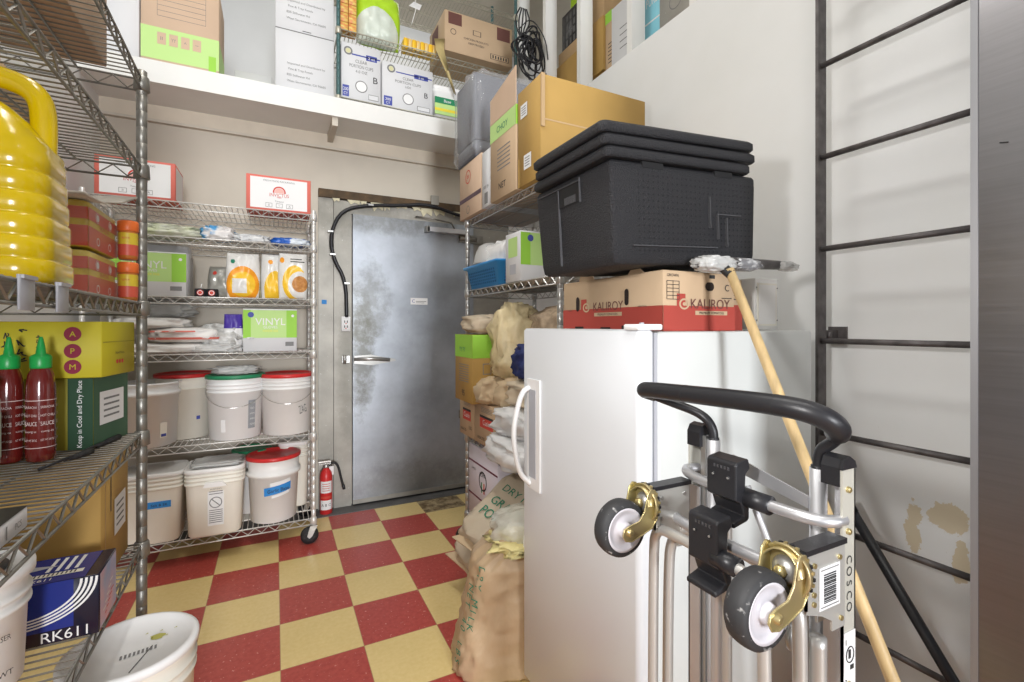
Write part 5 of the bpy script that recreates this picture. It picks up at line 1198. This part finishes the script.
b = trans(MB()); b.box((.698, .582, 1.035), (.712, .590, 1.070), black_pl); b.obj('release_lever', t)
# lower end: load wheels and toe plate
b = trans(MB()); b.box((.735, .36, .004), (.76, .665, .012), alu); b.box((.731, .36, .008), (.737, .665, .14), alu); b.box((.60, .40, .02), (.735, .43, .05), alu); b.box((.60, .60, .02), (.735, .63, .05), alu); b.obj('toe_plate', t)
for y in (.340, .690):
    b = trans(MB()); b.lathe([(.04, -.016), (.072, -.015), (.078, -.008), (.078, .008), (.072, .015), (.04, .016)], black_rub, 32, (.66, y, .0785), 'y'); o = b.obj('load_wheel', t)
    b = trans(MB()); b.lathe([(.012, -.018), (.045, -.017), (.045, .017), (.012, .018)], white_pl2, 24, (.66, y, .0785), 'y'); b.obj('wheel_hub', o)

# ------------------------------------------------------------------ mezzanine goods
Z0 = 2.777
carton('cardboard_carton', 'tan carton with light green band at left of mezzanine ledge', 'carton', -.675, -.300, 3.30, 3.62, Z0 + .001, Z0 + .52, card_p,
    [('r', 'F', 0, .07, 1, .42, lime_l), ('r', 'R', 0, .07, 1, .42, lime_l), ('r', 'F', .86, .0, .96, .22, lime, .0012)] + [('r', 'F', .2 + .15 * k, .24, .31 + .15 * k, .37, card_p, .0014) for k in range(4)] + [('t', 'F', ('II', 'YY', '^', '~')[k], .255 + .15 * k, .305, .04, grey_ink, .06) for k in range(4)] + [('r', 'F', .2, .55 + .06 * k, .82, .554 + .06 * k, grey_ink) for k in range(7)] + [('r', 'F', .2, .55, .204, .91, grey_ink), ('r', 'F', .82, .55, .824, .91, grey_ink)])
carton('white_carton', 'white carton at far left of mezzanine behind the green-banded carton', 'carton', -.90, -.69, 3.34, 3.7, Z0 + .001, Z0 + .52, white_card)
adr = [('r', 'F', 0, .985, 1, 1, grey_ink), ('r', 'F', .45, .02, .6, .03, ink), ('t', 'F', 'Imported and Distributed by', .52, .46, .035, grey_ink, .7), ('t', 'F', 'Fine & Tray Foods', .42, .37, .035, grey_ink, .5), ('t', 'F', '855 Stillwater Rd', .38, .28, .035, grey_ink, .45), ('t', 'F', 'West Sacramento, CA 95605', .52, .18, .035, grey_ink, .7)]
carton('white_carton', 'white carton with grey address lines, lower of the stacked pair on mezzanine', 'carton', .0, .345, 3.30, 3.64, Z0 + .001, Z0 + .395, white_card, adr)
carton('white_carton', 'white carton with grey address lines, upper of the stacked pair on mezzanine', 'carton', .0, .345, 3.305, 3.64, Z0 + .399, Z0 + .80, white_card, adr)
carton('cardboard_carton', 'small pale card strip on mezzanine between the two white stacks', 'carton', -.24, -.02, 3.62, 3.9, Z0 + .001, Z0 + .22, mat('pale_grey_card', (.62, .63, .62), .6))
cz = Z0 + .042
def cup_case(label, x0, x1, h, title):
    return carton('cup_case', label, 'carton', x0, x1, 3.315, 3.62, cz, cz + h, white_card,
        [('o', 'F', .17, .86, .018, .028, grey_ink), ('o', 'F', .17, .86, 0, .016, mat('pale_gold', (.65, .62, .35), .5)), ('r', 'F', .26, .80, .98, .825, blue_ink), ('r', 'F', .62, .755, .90, .855, blue_ink), ('t', 'F', '2 oz', .76, .80, .05, paper, .2),
         ('t', 'F', 'CLEAR', .5, .70, .06, grey_ink, .3), ('t', 'F', 'PORTION CUPS', .5, .61, .06, grey_ink, .6), ('t', 'F', title, .5, .52, .05, grey_ink, .4), ('o', 'F', .5, .26, .034, .040, grey_ink), ('o', 'F', .5, .26, 0, .034, paper),
         ('r', 'F', .03, .04, .19, .24, blue_ink), ('t', 'F', '200', .11, .17, .06, paper, .13), ('t', 'F', 'CT', .11, .09, .05, paper, .1), ('t', 'F', 'B', .86, .42, .12, ink), ('r', 'F', .68, .05, .94, .15, grey_ink), ('r', 'F', .69, .06, .93, .14, white_card, .0012)])
cup_case('white portion cup case with blue print, left one on green-posted unit', .392, .650, .375, '4.0 OZ')
cup_case('white portion cup case with blue print, right one on green-posted unit', .660, 1.020, .315, 'LIDS')
t = thing('square_tub', 'white tub with green and yellow label right of the cup cases', 'bucket', (1.135, 3.44, cz), 0)
b = MB(); b.loft([rrect(.185, .2, .03, 0), rrect(.21, .22, .03, .19), rrect(.222, .232, .03, .195), rrect(.222, .232, .03, .215), rrect(.21, .22, .03, .217), rrect(.22, .23, .03, .222), rrect(.22, .23, .03, .24), rrect(.19, .20, .03, .245)], white_pl); b.obj('tub_body', t)
b = MB(); b.box((-.095, -.1135, .03), (.095, -.108, .155), lime_l); b.box((-.095, -.1145, .110), (.095, -.1135, .155), dgreen_pl); b.box((-.095, -.1145, .055), (.095, -.1135, .075), mat('yellow_print', (.80, .65, .05), .5)); b.text('Base', (0, -.116, .132), (1, 0, 0), (0, 0, 1), .022, paper); b.obj('tub_label', t)
sz = Z0 + .492
t = flat_bag('produce_bag', 'lime green and clear bag slumped on second tier of green-posted unit', 'bag', (.650, 3.42, sz), .30, .36, .16, mat('lime_bag', (.42, .68, .03), .35, bump=.4, bscale=12), 5, rz=0, art=[(el(.45, .22, .50, .42), mat('cloudy_bag', (.62, .68, .60), .3, bump=.5, bscale=15))])
pat = mat('striped_noodle_pack', (.65, .10, .05), .45, col2=(.75, .60, .15), scale=30, stretch=(1, 1, 2.2))
pat2 = mat('striped_pack_yellow', (.72, .66, .40), .45, col2=(.80, .45, .05), scale=40, stretch=(3, 1, .6))
for i in range(2):
    for j in range(5):
        t_ = carton('noodle_pack', 'red and yellow striped pack left of lime bag, %s column, %s layer' % (('left', 'right')[i], ('bottom', 'second', 'middle', 'fourth', 'top')[j]), 'pack', .385 + i * .055, .436 + i * .055, 3.32, 3.40, sz + .001 + j * .062, sz + .061 + j * .062, pat, group='striped packs stacked beside the lime bag')
for i in range(8):
    t_ = carton('sauce_pack', 'small %s pack, %s from the lime bag in the row on second tier' % ('striped cream' if i % 2 else 'plain amber', ('first', 'second', 'third', 'fourth', 'fifth', 'sixth', 'seventh', 'eighth')[i]), 'pack', .815 + i * .030, .843 + i * .030, 3.33, 3.42, sz + .001, sz + .075, pat2 if i % 2 else org_y, group='row of small packs on second tier')
t = carton('cardboard_carton', 'ochre carton with black printed squares on right of green-posted unit', 'carton', 1.10, 1.65, 3.285, 3.66, Z0 + .53, Z0 + .825, card_l,
    [('r', 'F', .05, .68, .24, .97, mat('dark_brown_print', (.13, .05, .04), .7)), ('r', 'F', .76, .62, .96, .95, MATS['dark_brown_print']), ('o', 'F', .12, .5, .018, .022, ink), ('t', 'F', 'CHICKEN PRODUCTS', .45, .42, .05, ink, .4), ('t', 'F', 'KEEP FROZEN', .45, .32, .05, ink, .3), ('r', 'F', .66, .08, .94, .22, ink), ('r', 'F', .67, .09, .93, .21, card_l, .0012), ('r', 'F', .40, .55, .52, .68, ink), ('r', 'F', .41, .56, .51, .67, card_l, .0012), ('r', 'L', .2, .4, .6, .9, MATS['dark_brown_print'])] + [('r', 'F', .69 + .04 * k, .11, .71 + .04 * k, .19, ink, .0014) for k in range(6)])
# hanging torn tape below the ochre carton
sheet('torn_tape', 'strip of torn amber packing tape hanging from the ochre carton', 'tape', [((1.02, 3.28, 3.36), (1.10, 3.28, 3.38)), ((1.03, 3.272, 3.28), (1.09, 3.272, 3.30)), ((1.10, 3.268, 3.14), (1.125, 3.268, 3.15)), ((1.165, 3.27, 2.99), (1.185, 3.27, 2.985))], .0015, mat('amber_tape', (.60, .48, .22), .3, alpha=.75))
t = thing('hanging_hook', 'white wire hook and tag hanging under the top tier of green-posted unit', 'hook', (.93, 3.45, Z0 + .95))
b = MB(); b.tube([(0, 0, -.01), (0, 0, -.09), (-.03, 0, -.2)], .003, white_pl, 6); b.add([(-.05, 0, -.07), (.03, 0, -.08), (.05, .01, -.03), (-.01, .01, -.02)], [(0, 1, 2, 3)], paper); b.obj('hook_wire', t)
# goods behind the studs
carton('cardboard_carton', 'ochre carton leaning between the first and second studs', 'carton', 1.90, 2.3, 2.76, 3.08, 2.701, 3.24, card_y)
carton('cardboard_carton', 'brown carton standing on the leaning ochre one', 'carton', 1.93, 2.25, 2.78, 3.06, 3.241, 3.36, card)
carton('plastic_crate', 'black slotted plastic crate on top of the brown carton', 'crate', 1.95, 2.2, 2.80, 3.04, 3.362, 3.64, black_pl, [('r', 'L', .06 + .19 * (k % 5), .08 + .22 * (k // 5), .16 + .19 * (k % 5), .24 + .22 * (k // 5), mat('crate_gap', (.14, .14, .14), .8)) for k in range(20)])
flat_bag('produce_bag', 'lime bag on the crate at the top edge of the photo', 'bag', (2.08, 2.95, 3.642), .2, .25, .12, MATS['lime_bag'], 8, rz=R(-70))
carton('cardboard_carton', 'mustard carton just right of the second stud', 'carton', 1.885, 2.3, 2.452, 2.60, 2.95, 3.30, card_y)
carton('cardboard_carton', 'brown carton on top of the mustard carton', 'carton', 1.90, 2.3, 2.46, 2.60, 3.301, 3.55, card)
carton('cardboard_carton', 'brown carton under the mustard carton right of second stud', 'carton', 1.93, 2.3, 2.46, 2.62, 2.701, 2.949, card)
carton('cardboard_carton', 'tan carton with green top and black marks behind the studs', 'carton', 1.90, 2.3, 2.375, 2.448, 2.701, 3.30, card_l, [('r', 'L', 0, .88, 1, 1, lime)] + [('r', 'L', .4, .45 + .04 * k, .9, .46 + .04 * k, ink) for k in range(6)])
carton('white_carton', 'white carton with blue grey lines left of the third stud', 'carton', 1.885, 2.3, 2.10, 2.368, 2.701, 3.28, white_card, [('r', 'L', .3, .5 + .07 * k, .8, .51 + .07 * k, grey_ink) for k in range(4)])
carton('blue_case', 'sky blue and white case between the third and fourth studs', 'case', 1.90, 2.3, 1.965, 2.09, 2.86, 3.3, mat('sky_blue_card', (.25, .60, .72), .5), [('t', 'L', 'PURE', .5, .62, .12, paper, .7), ('r', 'L', 0, .35, 1, .37, paper)])
carton('white_carton', 'plain white carton under the sky blue case', 'carton', 1.90, 2.3, 1.965, 2.09, 2.701, 2.859, white_card)
carton('grey_panel', 'dull grey metal panel between the third and fourth studs', 'panel', 1.885, 1.93, 1.66, 1.955, 2.701, 3.6, M_frame, [('o', 'L', .4, .35, .04, .045, grey_ink)])
# cable bundle
t = thing('cable_bundle', 'tangled bundle of black cables hanging beside the first stud', 'cables', (1.62, 2.93, 3.27))
rr = random.Random(9); b = MB()
for k in range(16):
    cx_, cz_ = rr.uniform(-.05, .05), rr.uniform(-.09, .05); rx_, rz_ = rr.uniform(.05, .12), rr.uniform(.07, .15); ph = rr.uniform(0, 3)
    b.tube([(cx_ + rx_ * math.cos(a * PI / 10) * math.cos(ph * .4), .03 * math.sin(a * PI / 5 + ph) + .004 * k - .03, cz_ + rz_ * math.sin(a * PI / 10) + .03 * math.sin(a * PI / 10 * 2 + ph)) for a in range(20)], .0055, black_pl, 6, closed=True)
b.obj('cable_coil', t)
b = MB()
for k in range(5):
    x = -.14 + .03 * k; b.tube(smooth_path([(x * .4 - .03, 0, .26), (x * .4 - .07 + .02 * k, .01, .18), (x * .4 - .05, 0, .08), (x * .3, 0, .0), (.05, 0, -.10)], 2), .0055, black_pl, 6)
b.tube(smooth_path([(-.10, 0, .10), (0, 0, .22), (.12, .0, .10), (.14, 0, -.05)], 2), .004, black_pl, 6); b.obj('loose_cables', t)
